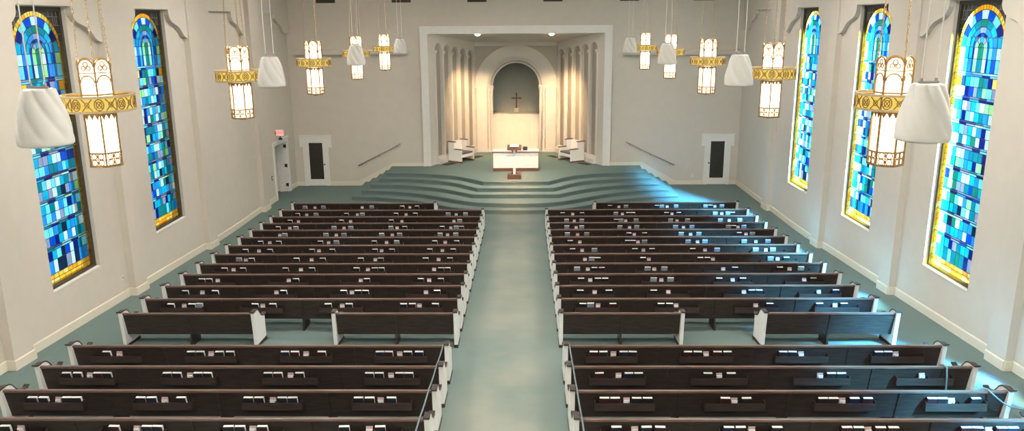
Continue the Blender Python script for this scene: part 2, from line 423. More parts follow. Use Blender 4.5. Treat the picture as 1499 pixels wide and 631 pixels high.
# baseboards on the end wall (level, sloping beside the steps, raised beside the frame)
def end_base(poly, name, label):
    b = MB(); b.prism(poly, lambda u, v, t: (u, t, v), YB-0.025, YB)
    structure(b.build(name, M['base']), label, 'baseboard')
end_base([(DL[1]+0.15,-0.02),(-7.0,-0.02),(-5.2,0.7),(OX0-0.33,0.7),(OX0-0.33,1.02),(-5.92,1.02),(-7.52,0.19),(DL[1]+0.15,0.19)], 'baseboard_end', 'cream baseboard rising beside the steps at the open doorway side')
end_base([(DR[0]-0.15,-0.02),(6.2,-0.02),(4.5,0.7),(OX1+0.33,0.7),(OX1+0.33,1.02),(5.24,1.02),(6.74,0.19),(DR[0]-0.15,0.19)], 'baseboard_end', 'cream baseboard rising beside the blue-lit steps')
end_base([(XL,-0.02),(DL[0]-0.15,-0.02),(DL[0]-0.15,0.19),(XL,0.19)], 'baseboard_corner', 'short cream baseboard in the corner by the open doorway')
end_base([(DR[1]+0.15,-0.02),(XR,-0.02),(XR,0.19),(DR[1]+0.15,0.19)], 'baseboard_corner', 'short cream baseboard in the corner beyond the glass door')

# ------------------------------------------------------------------ chancel interior
YC = 38.55; CX0, CX1 = -2.42, 1.60
def ch_ceil(y): return 6.70-(y-YB)*0.125
b = MB()
b.prism([(OX0-0.1, YB+0.05), (OX1+0.1, YB+0.05), (OX1+0.1, YC+0.1), (OX0-0.1, YC+0.1)], lambda u, v, t: (u, v, ch_ceil(v)+t), 0, 0.12)
structure(b.build('ceiling_chancel', M['chceil']), 'sloping ceiling inside the chancel', 'ceiling')

def angled_wall(name, P0, P1, jamb, label):
    """arcade wall of five round-headed recesses; runs from P0 (front) to P1 (back)"""
    P0, P1 = Vector((*P0, 0)), Vector((*P1, 0)); d = (P1-P0); L = d.length; d.normalize()
    n = Vector((d.y, -d.x, 0))
    if n.x*(XC-P0.x) < 0: n = -n
    pt = lambda u, v, t: P0+d*u+n*t+Vector((0,0,v))
    b = MB()
    zt0, zt1 = ch_ceil(P0.y)+0.05, ch_ceil(P1.y)+0.05
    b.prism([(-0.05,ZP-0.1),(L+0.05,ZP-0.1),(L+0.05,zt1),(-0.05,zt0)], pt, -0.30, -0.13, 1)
    # return beside the frame
    J = Vector((*jamb, 0)); q = P0
    b.prism([(0,ZP-0.1),(1,ZP-0.1),(1,zt0),(0,zt0)], lambda u, v, t: J+(q-J)*u+Vector((-t if J.x < XC else t,0,v)), 0, 0.2, 0)
    pit = L/5; rib = 0.15; rr = (pit-rib)/2; zs = 5.95
    zb = 1.20
    for i in range(5):
        u0 = i*pit; u1 = u0+pit; c = (u0+u1)/2; zsi = zs-0.098*i
        zz0 = zt0+(zt1-zt0)*u0/L; zz1 = zt0+(zt1-zt0)*u1/L
        arc = [(c-rr*math.cos(PI*k/12), zsi+rr*math.sin(PI*k/12)) for k in range(13)]
        b.prism([(u0,ZP),(c-rr,ZP),(c-rr,zsi),*arc[1:-1],(c+rr,zsi),(c+rr,ZP),(u1,ZP),(u1,zz1),(u0,zz0)], pt, -0.14, 0.0, 0)
        b.prism([(c-rr,ZP),(c+rr,ZP),(c+rr,zb),(c-rr,zb)], pt, -0.14, 0.0, 0)
    # little imposts at the springing
    for i in range(6):
        u = min(max(i*pit, 0.06), L-0.06); z = zs-0.098*max(i-0.5,0)
        b.prism([(u-0.10,z-0.10),(u-0.075,z-0.14),(u+0.075,z-0.14),(u+0.10,z-0.10),(u+0.12,z),(u-0.12,z)], pt, -0.05, 0.06, 0)
        b.prism([(u-0.05,zb),(u+0.05,zb),(u+0.05,z-0.14),(u-0.05,z-0.14)], pt, 0.0, 0.035, 0)
    # plinth with a sloping ledge
    prof = [(0.0, ZP), (0.16, ZP), (0.16, ZP+0.20), (0.05, ZP+0.33), (0.0, ZP+0.33)]
    b.prism(prof, lambda u, v, t: P0+d*t+n*u+Vector((0,0,v)), 0.02, L-0.08, 0)
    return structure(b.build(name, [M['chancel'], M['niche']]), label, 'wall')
angled_wall('wall_chancel_left', (-3.98,35.02), (CX0,YC), (OX0,YB), 'angled chancel wall of tall round-headed recesses on the doorway side')
angled_wall('wall_chancel_right', (3.24,35.02), (CX1,YC), (OX1,YB), 'angled chancel wall of tall round-headed recesses beyond the desk')

# middle wall with the great arch
AX = (CX0+CX1)/2; RI = 1.135; ZS = 4.08; ZSILL = 2.70
b = MB()
zt = ch_ceil(YC)+0.1
arc = [(AX-RI*math.cos(PI*k/32), ZS+RI*math.sin(PI*k/32)) for k in range(33)]
b.prism([(CX0-0.1,ZP-0.1),(AX-RI,ZP-0.1),*arc,(AX+RI,ZP-0.1),(CX1+0.1,ZP-0.1),(CX1+0.1,zt),(CX0-0.1,zt)], lambda u, v, t: (u, t, v), YC, YC+0.30, 0)
structure(b.build('wall_chancel_back', M['spand']), 'cream back wall of the chancel around the great arch', 'wall')
b = MB()
def ring(b, r0, r1, y0, y1, n=40, zs=ZS, leg=None):
    o = [(AX-r1*math.cos(PI*k/n), zs+r1*math.sin(PI*k/n)) for k in range(n+1)]
    i = [(AX-r0*math.cos(PI*k/n), zs+r0*math.sin(PI*k/n)) for k in range(n+1)]
    for k in range(n):
        b.prism([o[k], o[k+1], i[k+1], i[k]], lambda u, v, t: (u, t, v), y0, y1)
    if leg is not None:
        for s in (-1, 1):
            x0, x1 = AX+s*r0, AX+s*r1
            b.box(x0, x1, y0, y1, leg, zs)
ring(b, 1.44, 1.93, YC-0.16, YC, leg=ZP)
ring(b, 1.90, 1.99, YC-0.22, YC)
ring(b, 1.40, 1.47, YC-0.22, YC)
ring(b, 1.27, 1.34, YC-0.19, YC+0.1)
ring(b, 1.135, 1.20, YC-0.13, YC+0.1)
ring(b, 1.30, 1.42, YC-0.02, YC+0.1)
for s in (-1, 1):
    # slender columns carrying the inner mouldings, with capitals and bases
    for r, w in ((1.18, 0.05), (1.33, 0.05)):
        b.lathe([(w*1.5,0),(w*1.5,0.08),(w*1.15,0.14),(w,0.20),(w,3.0),(w*1.1,3.02),(w*1.7,3.17),(w*1.9,3.20),(w*1.9,3.26)], 12, 0, (AX+s*r, YC-0.10, ZP-0.06+0.0))
    b.box(AX+s*1.10, AX+s*1.46, YC-0.22, YC+0.02, ZS-0.02, ZS+0.06)
    # panels on the broad pilasters
    xa, xb = AX+s*1.53, AX+s*1.86
    for (z0, z1) in ((ZP+0.22, 2.22), (2.30, 2.56), (2.64, 3.70), (3.78, 4.02)):
        for (p, q) in (((xa,z0),(xb,z0)), ((xa,z1),(xb,z1)), ((xa,z0),(xa,z1)), ((xb,z0),(xb,z1))):
            b.bar((p[0],YC-0.165,p[1]), (q[0],YC-0.165,q[1]), 0.03, 0.03, 0, (0,1,0))
    b.box(AX+s*1.40, AX+s*2.0, YC-0.20, YC, ZP, ZP+0.16)
    b.box(AX+s*1.42, AX+s*1.97, YC-0.20, YC, ZS-0.06, ZS+0.04)
b.box(CX0+0.02, CX1-0.02, YC-0.10, YC, 6.02, 6.22)
structure(b.build(trim_name(), M['chancel']), 'cream arch moulding with pilasters and slender columns', 'arch moulding')

# low panelled wall under the arch and the alcove behind it
b = MB()
b.box(AX-RI-0.05, AX+RI+0.05, YC+0.10, YC+0.22, ZP-0.05, ZSILL)
b.box(AX-RI-0.02, AX+RI+0.02, YC+0.02, YC+0.30, ZSILL-0.05, ZSILL+0.03)
b.box(AX-RI, AX+RI, YC+0.05, YC+0.12, ZSILL-0.12, ZSILL-0.05)
pw = 2*RI/4
for i in range(4):
    c = AX-RI+pw*(i+0.5); r = pw*0.36; zs2 = 2.22
    pts = [(c-r, YC+0.10, ZP+0.1)]+[(c-r*math.cos(PI*k/10), YC+0.10, zs2+r*math.sin(PI*k/10)) for k in range(11)]+[(c+r, YC+0.10, ZP+0.1)]
    b.tube(pts, 0.016, 6)
for i in range(5):
    x = AX-RI+pw*i; b.box(x-0.03, x+0.03, YC+0.075, YC+0.11, ZP, ZSILL-0.1)
structure(b.build('wall_panelled', M['chancel']), 'low cream wall with four blind arches beneath the alcove', 'wall')
b = MB(); AY = YC+1.75
b.box(AX-1.5, AX+1.5, AY, AY+0.1, 2.3, 6.2)
b.box(AX-1.6, AX-1.5, YC+0.28, AY+0.1, 2.3, 6.2); b.box(AX+1.5, AX+1.6, YC+0.28, AY+0.1, 2.3, 6.2)
b.box(AX-1.6, AX+1.6, YC+0.28, AY+0.1, 6.2, 6.3); b.box(AX-1.5, AX+1.5, YC+0.22, AY, 2.55, 2.69)
structure(b.build('wall_alcove', M['alcove']), 'grey-green alcove behind the arch holding the cross', 'wall')

# cross on its stand
cx = empty('altar_cross', (-0.412, 39.95, 2.69)); tag(cx, 'small brown cross on a white stand inside the arched alcove', 'cross')
b = MB(); b.box(-0.10,0.10,-0.08,0.08,0,0.18); b.box(-0.115,0.115,-0.095,0.095,0.18,0.205); b.box(-0.115,0.115,-0.095,0.095,0,0.025)
tag(b.build('stand', M['chancel'], cx), 'white block stand')
b = MB(); b.box(-0.035,0.035,-0.02,0.02,0.205,0.93); b.box(-0.21,0.21,-0.02,0.02,0.66,0.73)
for p in ((0,0.93),(-0.21,0.695),(0.21,0.695)): b.lathe([(0.0,-0.05),(0.045,-0.02),(0.045,0.02),(0.0,0.05)], 10, 0, (p[0],0,p[1]))
b.lathe([(0.075,0.205),(0.07,0.23),(0.04,0.26)], 12)
b.build('cross', M['brass'], cx)

# ------------------------------------------------------------------ windows
def sr(c): return tuple(c)
PAL = [((0.66,0.93,1.0),14),((0.26,0.80,1.0),17),((0.05,0.40,0.90),17),((0.012,0.15,0.66),8),((0.015,0.045,0.30),8),((0.01,0.33,0.42),14),((0.45,0.90,0.46),8),((0.38,0.45,0.62),12),((0.02,0.06,0.13),8),((0.03,0.32,0.24),7),((0.02,0.56,0.78),16)]
def pick(r):
    t = r.random()*sum(w for _, w in PAL)
    for c, w in PAL:
        t -= w
        if t <= 0: return c
    return PAL[0][0]
GOLD = [(1.0,0.56,0.04),(1.0,0.66,0.10),(1.0,0.78,0.28),(0.95,0.46,0.03),(1.0,0.70,0.16)]
def window_glass(seed):
    r = random.Random(seed)
    b = MB(); LEADW = 0.007
    def pane(poly, col, w=LEADW):
        c = Vector((sum(p[0] for p in poly)/len(poly), sum(p[1] for p in poly)/len(poly)))
        area = 0.5*sum(poly[i][0]*poly[(i+1)%len(poly)][1]-poly[(i+1)%len(poly)][0]*poly[i][1] for i in range(len(poly)))
        if area < 0: poly = poly[::-1]
        n = len(poly); ins = []
        for i in range(n):
            p0, p1, p2 = (Vector(poly[i-1]), Vector(poly[i]), Vector(poly[(i+1) % n]))
            d1 = (p1-p0).normalized(); d2 = (p2-p1).normalized()
            n1 = Vector((-d1.y, d1.x)); n2 = Vector((-d2.y, d2.x)); bi = n1+n2
            k = w/max(0.35, (bi.length**2)/2) if bi.length > 1e-6 else w
            ins.append(p1+bi*k)
        col = tuple(0.42*c**1.35 for c in col) if col else col
        if col is None:
            b.face([(0, p[0], p[1]) for p in poly], 2); return
        b.face([(0, p[0], p[1]) for p in ins], 0, col)
        for i in range(n):
            j = (i+1) % n
            b.face([(0,*poly[i]), (0,*poly[j]), (0,ins[j].x,ins[j].y), (0,ins[i].x,ins[i].y)], 1)
    HW, V0, V1 = 0.885, 0.08, 5.98
    vs = V1-HW
    R = [0.885, 0.775, 0.585, 0.425, 0.30, 0.235]
    # bottom gold rows
    for j, (va, vb) in enumerate(((V0, V0+0.14), (V0+0.14, V0+0.25))):
        e = HW if j == 0 else HW-0.055; n = 8 if j == 0 else 9
        for i in range(n): pane([(-e+2*e*i/n,va),(-e+2*e*(i+1)/n,va),(-e+2*e*(i+1)/n,vb),(-e+2*e*i/n,vb)], r.choice(GOLD))
    for s in (-1, 1):
        pane([(s*(HW-0.055),V0+0.14),(s*HW,V0+0.14),(s*HW,V0+0.25),(s*(HW-0.055),V0+0.25)], r.choice(GOLD))
    # side gold borders
    vb0 = V0+0.25; n = 34
    for s in (-1, 1):
        for i in range(n):
            va = vb0+(vs-vb0)*i/n; vb = vb0+(vs-vb0)*(i+1)/n
            pane([(s*(HW-0.105),va),(s*HW,va),(s*HW,vb),(s*(HW-0.105),vb)], r.choice(GOLD), 0.006)
    # arch rings
    def arcring(r0, r1, n, cols, w=LEADW):
        for k in range(n):
            a0, a1 = PI-PI*k/n, PI-PI*(k+1)/n; q = 1 if n > 20 else max(3, round(36/n))
            out = [(r1*math.cos(a0+(a1-a0)*t/q), vs+r1*math.sin(a0+(a1-a0)*t/q)) for t in range(q+1)]
            inn = [(r0*math.cos(a0+(a1-a0)*t/q), vs+r0*math.sin(a0+(a1-a0)*t/q)) for t in range(q+1)]
            pane(out+inn[::-1], cols(k, n), w)
    arcring(R[1], R[0], 26, lambda k, n: r.choice(GOLD))
    W_, LB, SK, RO, IN, TE, PG, LV, NV, EM, CY = [c for c, _ in PAL]
    s9 = [CY, IN, LB, RO, W_, RO, LB, IN, CY]
    arcring(R[2], R[1], 9, lambda k, n: s9[k])
    s7 = [SK, CY, TE, EM, TE, CY, SK]
    arcring(R[3], R[2], 7, lambda k, n: s7[k])
    s5 = [CY, SK, LV, SK, CY]
    arcring(R[4], R[3], 5, lambda k, n: s5[k])
    # little inner arch, set lower: its ring and heart
    arcring(0.235, 0.30, 7, lambda k, n: [RO, SK, IN, RO, IN, SK, RO][k])
    arcring(0.10, 0.235, 5, lambda k, n: [PG, LV, CY, LV, PG][k])
    arcring(0.0001, 0.10, 1, lambda k, n: EM)
    for r_ in (R[1], R[2], R[3], R[4], 0.235, 0.10):
        b.tube([(0, r_*math.cos(PI*k/40), vs+r_*math.sin(PI*k/40)) for k in range(41)], 0.008, 5, 1)
    vst = vs-0.52
    cols = [(-0.78,-0.585),(-0.585,-0.425),(-0.425,-0.30),(-0.30,-0.235),(-0.235,-0.10),(-0.10,0.10),(0.10,0.235),(0.235,0.30),(0.30,0.425),(0.425,0.585),(0.585,0.78)]
    cc = [[W_,LB],[SK,RO],[LB,CY],[RO,IN],[PG,W_],[EM,TE],[W_,PG],[IN,RO],[CY,SK],[RO,SK],[PG,LB]]
    for (ua, ub), c in zip(cols, cc):
        vm = vs-0.24
        pane([(ua,vst),(ub,vst),(ub,vm),(ua,vm)], c[1]); pane([(ua,vm),(ub,vm),(ub,vs),(ua,vs)], c[0])
    # rows of panes below, thin double strips every second row
    v = vst; row = 0; EDGE = 0.78
    while v > vb0+0.02:
        if row % 3 == 0: h = 0.048; kind = 's'
        elif row % 3 == 1: h = 0.212; kind = 'p'
        else: h = 0.212; kind = 'q'
        if v-(2*h if kind == 's' else h) < vb0+0.10: h = v-vb0; kind = 'p'
        if kind == 's':
            for hh in (0, 1):
                xs = [-EDGE,-0.47,-0.18,0.18,0.47,EDGE]
                for i in range(5):
                    c = [LB,IN,LV,IN,LB][i] if r.random() < 0.55 else pick(r)
                    pane([(xs[i],v-h),(xs[i+1],v-h),(xs[i+1],v),(xs[i],v)], c)
                v -= h
        else:
            u = -EDGE; xs = [u]
            base = [0.20,0.16,0.19,0.15,0.19,0.15,0.19,0.16,0.20] if kind == 'p' else [0.17,0.21,0.15,0.18,0.15,0.18,0.15,0.21,0.17]
            for q in base: u += q; xs.append(u)
            sc = 2*EDGE/(xs[-1]-xs[0]); xs = [(x+EDGE)*sc-EDGE for x in xs]
            for i in range(9):
                pane([(xs[i],v-h),(xs[i+1],v-h),(xs[i+1],v),(xs[i],v)], r.choice(GOLD[:3]) if i in (0, 8) and row == 1 else pick(r))
            v -= h
        row += 1
    # spandrels of dark leaded blocks
    for s in (-1, 1):
        for k in range(8):
            a0, a1 = PI/2*k/8, PI/2*(k+1)/8
            p = [(s*HW*math.cos(a0), vs+HW*math.sin(a0)), (s*HW*math.cos(a1), vs+HW*math.sin(a1)), (s*HW*math.cos(a1), V1+0.02), (s*HW*math.cos(a0), V1+0.02)]
            b.face([(0.0,*q) for q in p], 2)
        for k in range(4):
            z = vs+0.2+k*0.19; u = HW*math.cos(math.asin(min(1,(z-vs)/HW)))
            if HW-u > 0.05: b.box(-0.012, 0.012, s*(u+0.02), s*HW, z-0.006, z+0.006, 3)
            for t in range(3):
                w = u+0.02+(HW-u)*((t+0.5*(k%2))/3)
                if w < HW-0.02 and HW-u > 0.1: b.box(-0.012, 0.012, s*w-0.006, s*w+0.006, z, min(z+0.19, V1), 3)
    return b
glasses = [window_glass(11+i) for i in range(3)]
wobj = []
def window(n, side, yc, variant, label):
    xin = XL if side == 'left' else XR; s = -1 if side == 'left' else 1
    w = empty('window_%d' % n, (xin, yc, WZ0)); structure(w, label, 'window')
    gx = s*0.14
    if variant not in window.cache:
        o = glasses[variant].build('stained_pane', [M['stained'], M['lead'], M['spandrel'], M['steel']], w, recalc=False)
        window.cache[variant] = o
    else:
        o = window.cache[variant].copy(); COL.objects.link(o); o.parent = w
    o.location = (gx, 0, 0)
    b = MB()
    for (a, c, z0, z1) in ((-0.965,-0.885,0,WH),(0.885,0.965,0,WH),(-0.885,0.885,0,0.08),(-0.885,0.885,5.98,WH)):
        b.box(gx-0.05, gx+0.05, a, c, z0, z1)
    b.build('window_frame', M['darkframe'], w)
    b = MB()
    for z in (0.33, 0.91, 1.43, 1.95, 2.47, 2.99, 3.51, 4.03, 4.53, 5.30):
        hw = 0.885 if z < 5.1 else math.sqrt(max(0.01, 0.885**2-(z-5.095)**2))
        b.bar((gx-s*0.012, -hw, z), (gx-s*0.012, hw, z), 0.012, 0.012)
    b.build('glazing_bar', M['bar'], w)
    b = MB(); b.box(-s*0.012, gx-s*0.05, -0.965, 0.965, -0.03+0.03, 0.022)
    b.build('window_sill', M['trimw'], w)
    return w
window.cache = {}
LBL_R = {4: 'tall stained glass window farthest along the right wall', 3: 'tall stained glass window in the middle of the right wall', 2: 'tall stained glass window nearest the balcony on the right wall in view', 1: 'stained glass window on the right wall beside the nearest pews', 0: 'stained glass window on the right wall under the balcony'}
LBL_L = {3: 'tall stained glass window farther along the left wall', 2: 'tall stained glass window nearest the balcony on the left wall in view', 1: 'stained glass window on the left wall beside the nearest pews', 0: 'stained glass window on the left wall under the balcony'}
n = 0
for i in WIN_L: n += 1; window(n, 'left', WC[i], i % 3, LBL_L[i])
for i in WIN_R: n += 1; window(n, 'right', WC[i], (i+1) % 3, LBL_R[i])

# ------------------------------------------------------------------ doors
def glass_door(n, x0, x1, label, knob_side):
    w = x1-x0; d = empty('door_%d' % n, (x0, YB, 0)); structure(d, label, 'door')
    b = MB(); c = 0.15; H = DHH
    b.box(-c, -0.0, -0.045, 0, 0, H+0.14); b.box(w, w+c, -0.045, 0, 0, H+0.14); b.box(0, w, -0.045, 0, H, H+0.14)
    b.box(-c-0.14, -c, -0.045, 0, H-0.32, H+0.14); b.box(w+c, w+c+0.14, -0.045, 0, H-0.32, H+0.14)       # crossette ears
    b.box(-c-0.17, w+c+0.17, -0.075, 0, H+0.14, H+0.19)
    b.box(-c-0.16, -c+0.0, -0.06, 0, H-0.35, H-0.32); b.box(w+c, w+c+0.16, -0.06, 0, H-0.35, H-0.32)
    b.build('door_casing', M['trimw'], d)
    b = MB(); st = 0.12
    b.box(0.005, st, -0.025, -0.001, 0.015, H-0.005); b.box(w-st, w-0.005, -0.025, -0.001, 0.015, H-0.005)
    b.box(st, w-st, -0.025, -0.001, 0.015, 0.30); b.box(st, w-st, -0.025, -0.001, H-0.15, H-0.005)
    b.build('door_leaf', M['trimw'], d)
    b = MB(); b.box(st, w-st, -0.012, -0.002, 0.30, H-0.15)
    tag(b.build('door_pane', M['pane'], d), 'dark glass pane')
    b = MB(); kx = w-0.06 if knob_side > 0 else 0.06
    b.lathe([(0.0,0.0),(0.03,0.0),(0.03,0.008),(0.012,0.02),(0.012,0.035),(0.028,0.045),(0.03,0.06),(0.0,0.07)], 12)
    b.v = [(kx+p[0], -0.025-p[2], 0.98+p[1]) for p in b.v]
    b.build('door_knob', M['black'], d)
    return d
glass_door(1, DL[0], DL[1], 'white door with a dark glass pane beside the open doorway', 1)
glass_door(2, DR[0], DR[1], 'white door with a dark glass pane near the blue-lit steps', -1)

# open doorway in the left wall: casing, leaf swung into the hall, hinges
d = empty('door_3', (XL, DOOR_Y0, 0)); structure(d, 'open doorway with a white door swung into the hall beyond', 'door')
W_ = DOOR_Y1-DOOR_Y0; b = MB(); c = 0.14; H = DOOR_H
b.box(0, 0.045, -c, 0, -0.02, H+c); b.box(0, 0.045, W_, W_+c, -0.02, H+c); b.box(0, 0.045, 0, W_, H, H+c); b.box(0, 0.08, -c-0.04, W_+c+0.04, H+c, H+c+0.05)
b.box(-0.42, 0, 0, 0.03, -0.02, H); b.box(-0.42, 0, W_-0.03, W_, -0.02, H); b.box(-0.42, 0, 0, W_, H-0.03, H)
b.build('door_casing', M['trimw'], d)
b = MB(); b.box(-0.42-0.80, -0.42, W_-0.085, W_-0.04, 0.01, H-0.04)
for z0, z1 in ((0.25,0.95),(1.05,2.0)): b.box(-1.10,-0.54,W_-0.095,W_-0.085,z0,z1)
b.build('door_leaf', M['trimw'], d)
for z in (0.30, 1.15, 2.0):
    b = MB(); b.box(-0.13, -0.03, W_-0.042, W_-0.026, z-0.07, z+0.07); b.tube([(-0.02,W_-0.05,z-0.08),(-0.02,W_-0.05,z+0.08)], 0.016, 8)
    b.build('hinge', M['black'], d)
# hall beyond
b = MB()
b.box(XL-2.6, XL-2.5, DOOR_Y0-1.5, DOOR_Y1+1.2, -0.3, 2.9); b.box(XL-2.6, XL-0.42, DOOR_Y1+1.1, DOOR_Y1+1.2, -0.3, 2.9); b.box(XL-2.6, XL-0.42, DOOR_Y0-1.5, DOOR_Y0-1.4, -0.3, 2.9)
b.box(XL-2.6, XL-0.42, DOOR_Y0-1.5, DOOR_Y1+1.2, 2.8, 2.9)
structure(b.build('wall_hall', M['wall']), 'grey wall of the hall beyond the open doorway', 'wall')
b = MB(); b.box(XL-2.6, XL-0.18, DOOR_Y0-1.5, DOOR_Y1+1.2, -0.29, -0.012)
structure(b.build('floor_hall', M['hallfloor']), 'brown floor of the hall beyond the open doorway', 'floor')

# exit sign over the doorway
e = empty('exit_sign', (XL+0.20, 32.02, 2.43), -PI/2); tag(e, 'lit red exit sign over the open doorway', 'sign')
b = MB(); b.box(0.002,0.05,-0.07,0.07,0.04,0.12); b.box(0.01,0.04,-0.02,0.02,0.12,0.20)
tag(b.build('emergency_lamp', M['black'], e), 'dark lamp head')
b = MB(); b.box(0.012,0.038,-0.199,-0.14,0.30,0.34); b.box(0.005,0.045,-0.199,-0.185,0.25,0.39)
tag(b.build('bracket', M['black'], e), 'dark mounting bracket')
b = MB(); b.box(0.002,0.055,-0.16,0.16,0.20,0.46); b.build('sign_box', M['trimw'], e)
b = MB(); b.box(0.056,0.058,-0.15,0.15,0.21,0.45); b.build('sign_face', M['exitface'], e)
fc = bpy.data.curves.new('letters', 'FONT'); fc.body = 'EXIT'; fc.size = 0.15; fc.align_x = 'CENTER'; fc.align_y = 'CENTER'; fc.extrude = 0.001; fc.offset = 0.006
fo = bpy.data.objects.new('letters', fc); COL.objects.link(fo); fo.parent = e; fo.location = (0.060, 0, 0.33)
fo.rotation_euler = (PI/2, 0, PI/2); fc.materials.append(M['exitred'])
dg = bpy.context.evaluated_depsgraph_get()
lm = bpy.data.meshes.new_from_object(fo.evaluated_get(dg)); lo = bpy.data.objects.new('lettering', lm); COL.objects.link(lo); lo.parent = e
lo.location = fo.location; lo.rotation_euler = fo.rotation_euler; bpy.data.objects.remove(fo)

# small wall fittings
def plate(name, x, y, z, axis, w, h, mt, label, cat):
    p = empty(name, (x, y, z)); tag(p, label, cat); b = MB(); k = MB()
    if axis == 'y': b.box(-w/2,w/2,-0.012,-0.001,-h/2,h/2); k.box(-w*0.18,w*0.18,-0.020,-0.012,-h*0.22,h*0.22)
    else:
        s = axis; b.box(0.001*s,0.012*s,-w/2,w/2,-h/2,h/2); k.box(0.012*s,0.022*s,-w*0.18,w*0.18,-h*0.22,h*0.22)
    b.build('cover_plate', mt, p); k.build('insert', M['trimw'] if mt is not M['trimw'] else M['steel'], p)
plate('wall_outlet', 7.51, YB, 0.42, 'y', 0.085, 0.13, M['trimw'], 'white outlet plate low on the end wall beside the glass door', 'outlet')
plate('wall_outlet', XL, 18.87, 0.86, 1, 0.085, 0.13, M['trimw'], 'white outlet plate low on the left wall between its two windows', 'outlet')
plate('light_switch', XL, 31.15, 1.02, 1, 0.14, 0.17, M['black'], 'dark switch plate on the wall beside the open doorway', 'switch')
plate('thermostat', XL, 31.28, 1.95, 1, 0.16, 0.06, M['trimw'], 'small white thermostat above the dark switch plate', 'thermostat')

# handrails on the end wall
def handrail(a, c, label):
    h = empty('handrail', (a[0], YB, a[1])); tag(h, label, 'handrail')
    dx, dz = c[0]-a[0], c[1]-a[1]
    b = MB(); b.tube([(0,-0.07,0),(dx,-0.07,dz)], 0.026, 10); b.build('rail', M['railm'], h, smooth=True)
    for t in (0.08, 0.5, 0.92):
        b = MB(); b.tube([(dx*t,-0.001,dz*t-0.07),(dx*t,-0.05,dz*t-0.07),(dx*t,-0.07,dz*t-0.024)], 0.010, 8); b.lathe([(0.03,0),(0.03,0.01)],10)
        n0 = len(b.v)-20; b.v[n0:] = [(dx*t+p[0], -0.001-p[2], dz*t-0.07+p[1]) for p in b.v[n0:]]
        b.build('rail_bracket', M['railm'], h)
handrail((-7.47,0.92), (-5.55,1.91), 'sloping grey handrail on the wall beside the steps, open doorway side')
handrail((6.66,0.90), (4.51,1.93), 'sloping grey handrail on the wall beside the blue-lit steps')

# projection screen cases high on the end wall
for x0, x1, z, lb in ((-10.02,-5.06,5.90,'long white screen case high on the end wall behind the left lanterns'), (4.27,9.29,5.82,'long white screen case high on the end wall behind the right lanterns')):
    c = empty('screen_case', ((x0+x1)/2, YB, z)); tag(c, lb, 'screen case'); w = (x1-x0)/2
    b = MB(); pr = [(-0.002,-0.11),(-0.15,-0.11),(-0.19,-0.06),(-0.19,0.06),(-0.15,0.11),(-0.002,0.11)]
    b.prism(pr, lambda u, v, t: (t, u, v), -w+0.05, w-0.05); b.build('case', M['wall'], c)
    for s in (-1, 1):
        b = MB(); b.prism([(p[0]*1.05, p[1]*1.1) for p in pr], lambda u, v, t: (t, u, v), s*(w-0.05), s*w); b.build('end_cap', M['wall'], c)
    b = MB(); b.box(-w+0.1, w-0.1, -0.14, -0.08, -0.135, -0.11); b.build('bottom_bar', M['steel'], c)

# dark vents at the top of the end wall
for i, x in enumerate((-8.51, -5.26, -2.02, 1.22, 4.48, 7.62)):
    nm = ['nearest the left corner','second from the left corner','over the chancel, left of middle','over the chancel, right of middle','second from the right corner','nearest the right corner'][i]
    v = empty('wall_vent', (x, YB, 8.20)); tag(v, 'dark rectangular vent high on the end wall, %s' % nm, 'vent', 'dark vents along the top of the end wall')
    b = MB(); b.box(-0.39,0.39,-0.012,-0.001,-0.22,0.22); b.build('backing', M['grille'], v)
    b = MB()
    for k in range(9): z = -0.19+k*0.0475; b.bar((-0.37,-0.02,z),(0.37,-0.02,z),0.02,0.008)
    b.build('louvre', M['grille'], v)
    b = MB()
    for (a, c_, z0, z1) in ((-0.41,0.41,0.20,0.225),(-0.41,0.41,-0.225,-0.20),(-0.41,-0.385,-0.2,0.2),(0.385,0.41,-0.2,0.2)): b.box(a,c_,-0.03,-0.001,z0,z1)
    b.build('vent_frame', M['grille'], v)
# floor grilles in the chancel
for (x, y, rz, lb) in ((-3.42,35.02,0.9,'dark floor grille in front of the left chancel bench'), (-2.28,36.95,1.0,'dark floor grille behind the left chancel bench'), (2.70,34.98,-0.9,'dark floor grille in front of the right chancel bench'), (1.36,36.95,-1.0,'dark floor grille behind the right chancel bench')):
    v = empty('floor_grille', (x, y, ZP+0.001), rz); tag(v, lb, 'floor grille', 'floor grilles in the chancel')
    b = MB(); b.box(-0.34,0.34,-0.16,0.16,0,0.004); b.build('backing', M['grille'], v)
    b = MB()
    for k in range(12): y2 = -0.14+k*0.0255; b.box(-0.32,0.32,y2,y2+0.008,0.004,0.012)
    b.build('slats', M['grille'], v)

# chancel downlights
DLT = []
for px_, lb in ((699, 'lit recessed downlight in the chancel ceiling over the left bench'), (807.5, 'lit recessed downlight in the chancel ceiling over the right bench')):
    y = 34.98; z = ch_ceil(y); x = x_at(px_, y, z)
    l = empty('downlight', (x, y, z)); tag(l, lb, 'downlight', 'chancel downlights'); l.rotation_euler = (-math.atan(0.125), 0, 0)
    b = MB(); b.lathe([(0.13,-0.001),(0.15,-0.012),(0.15,-0.02),(0.115,-0.035),(0.11,-0.001)], 24); b.build('trim_ring', M['trimw'], l, smooth=True)
    b = MB(); b.lathe([(0.11,-0.030),(0.10,-0.060),(0.055,-0.085),(0.001,-0.092)], 24, cap=False); b.build('lens', M['lens'], l, smooth=True)
    DLT.append((x, y, z))

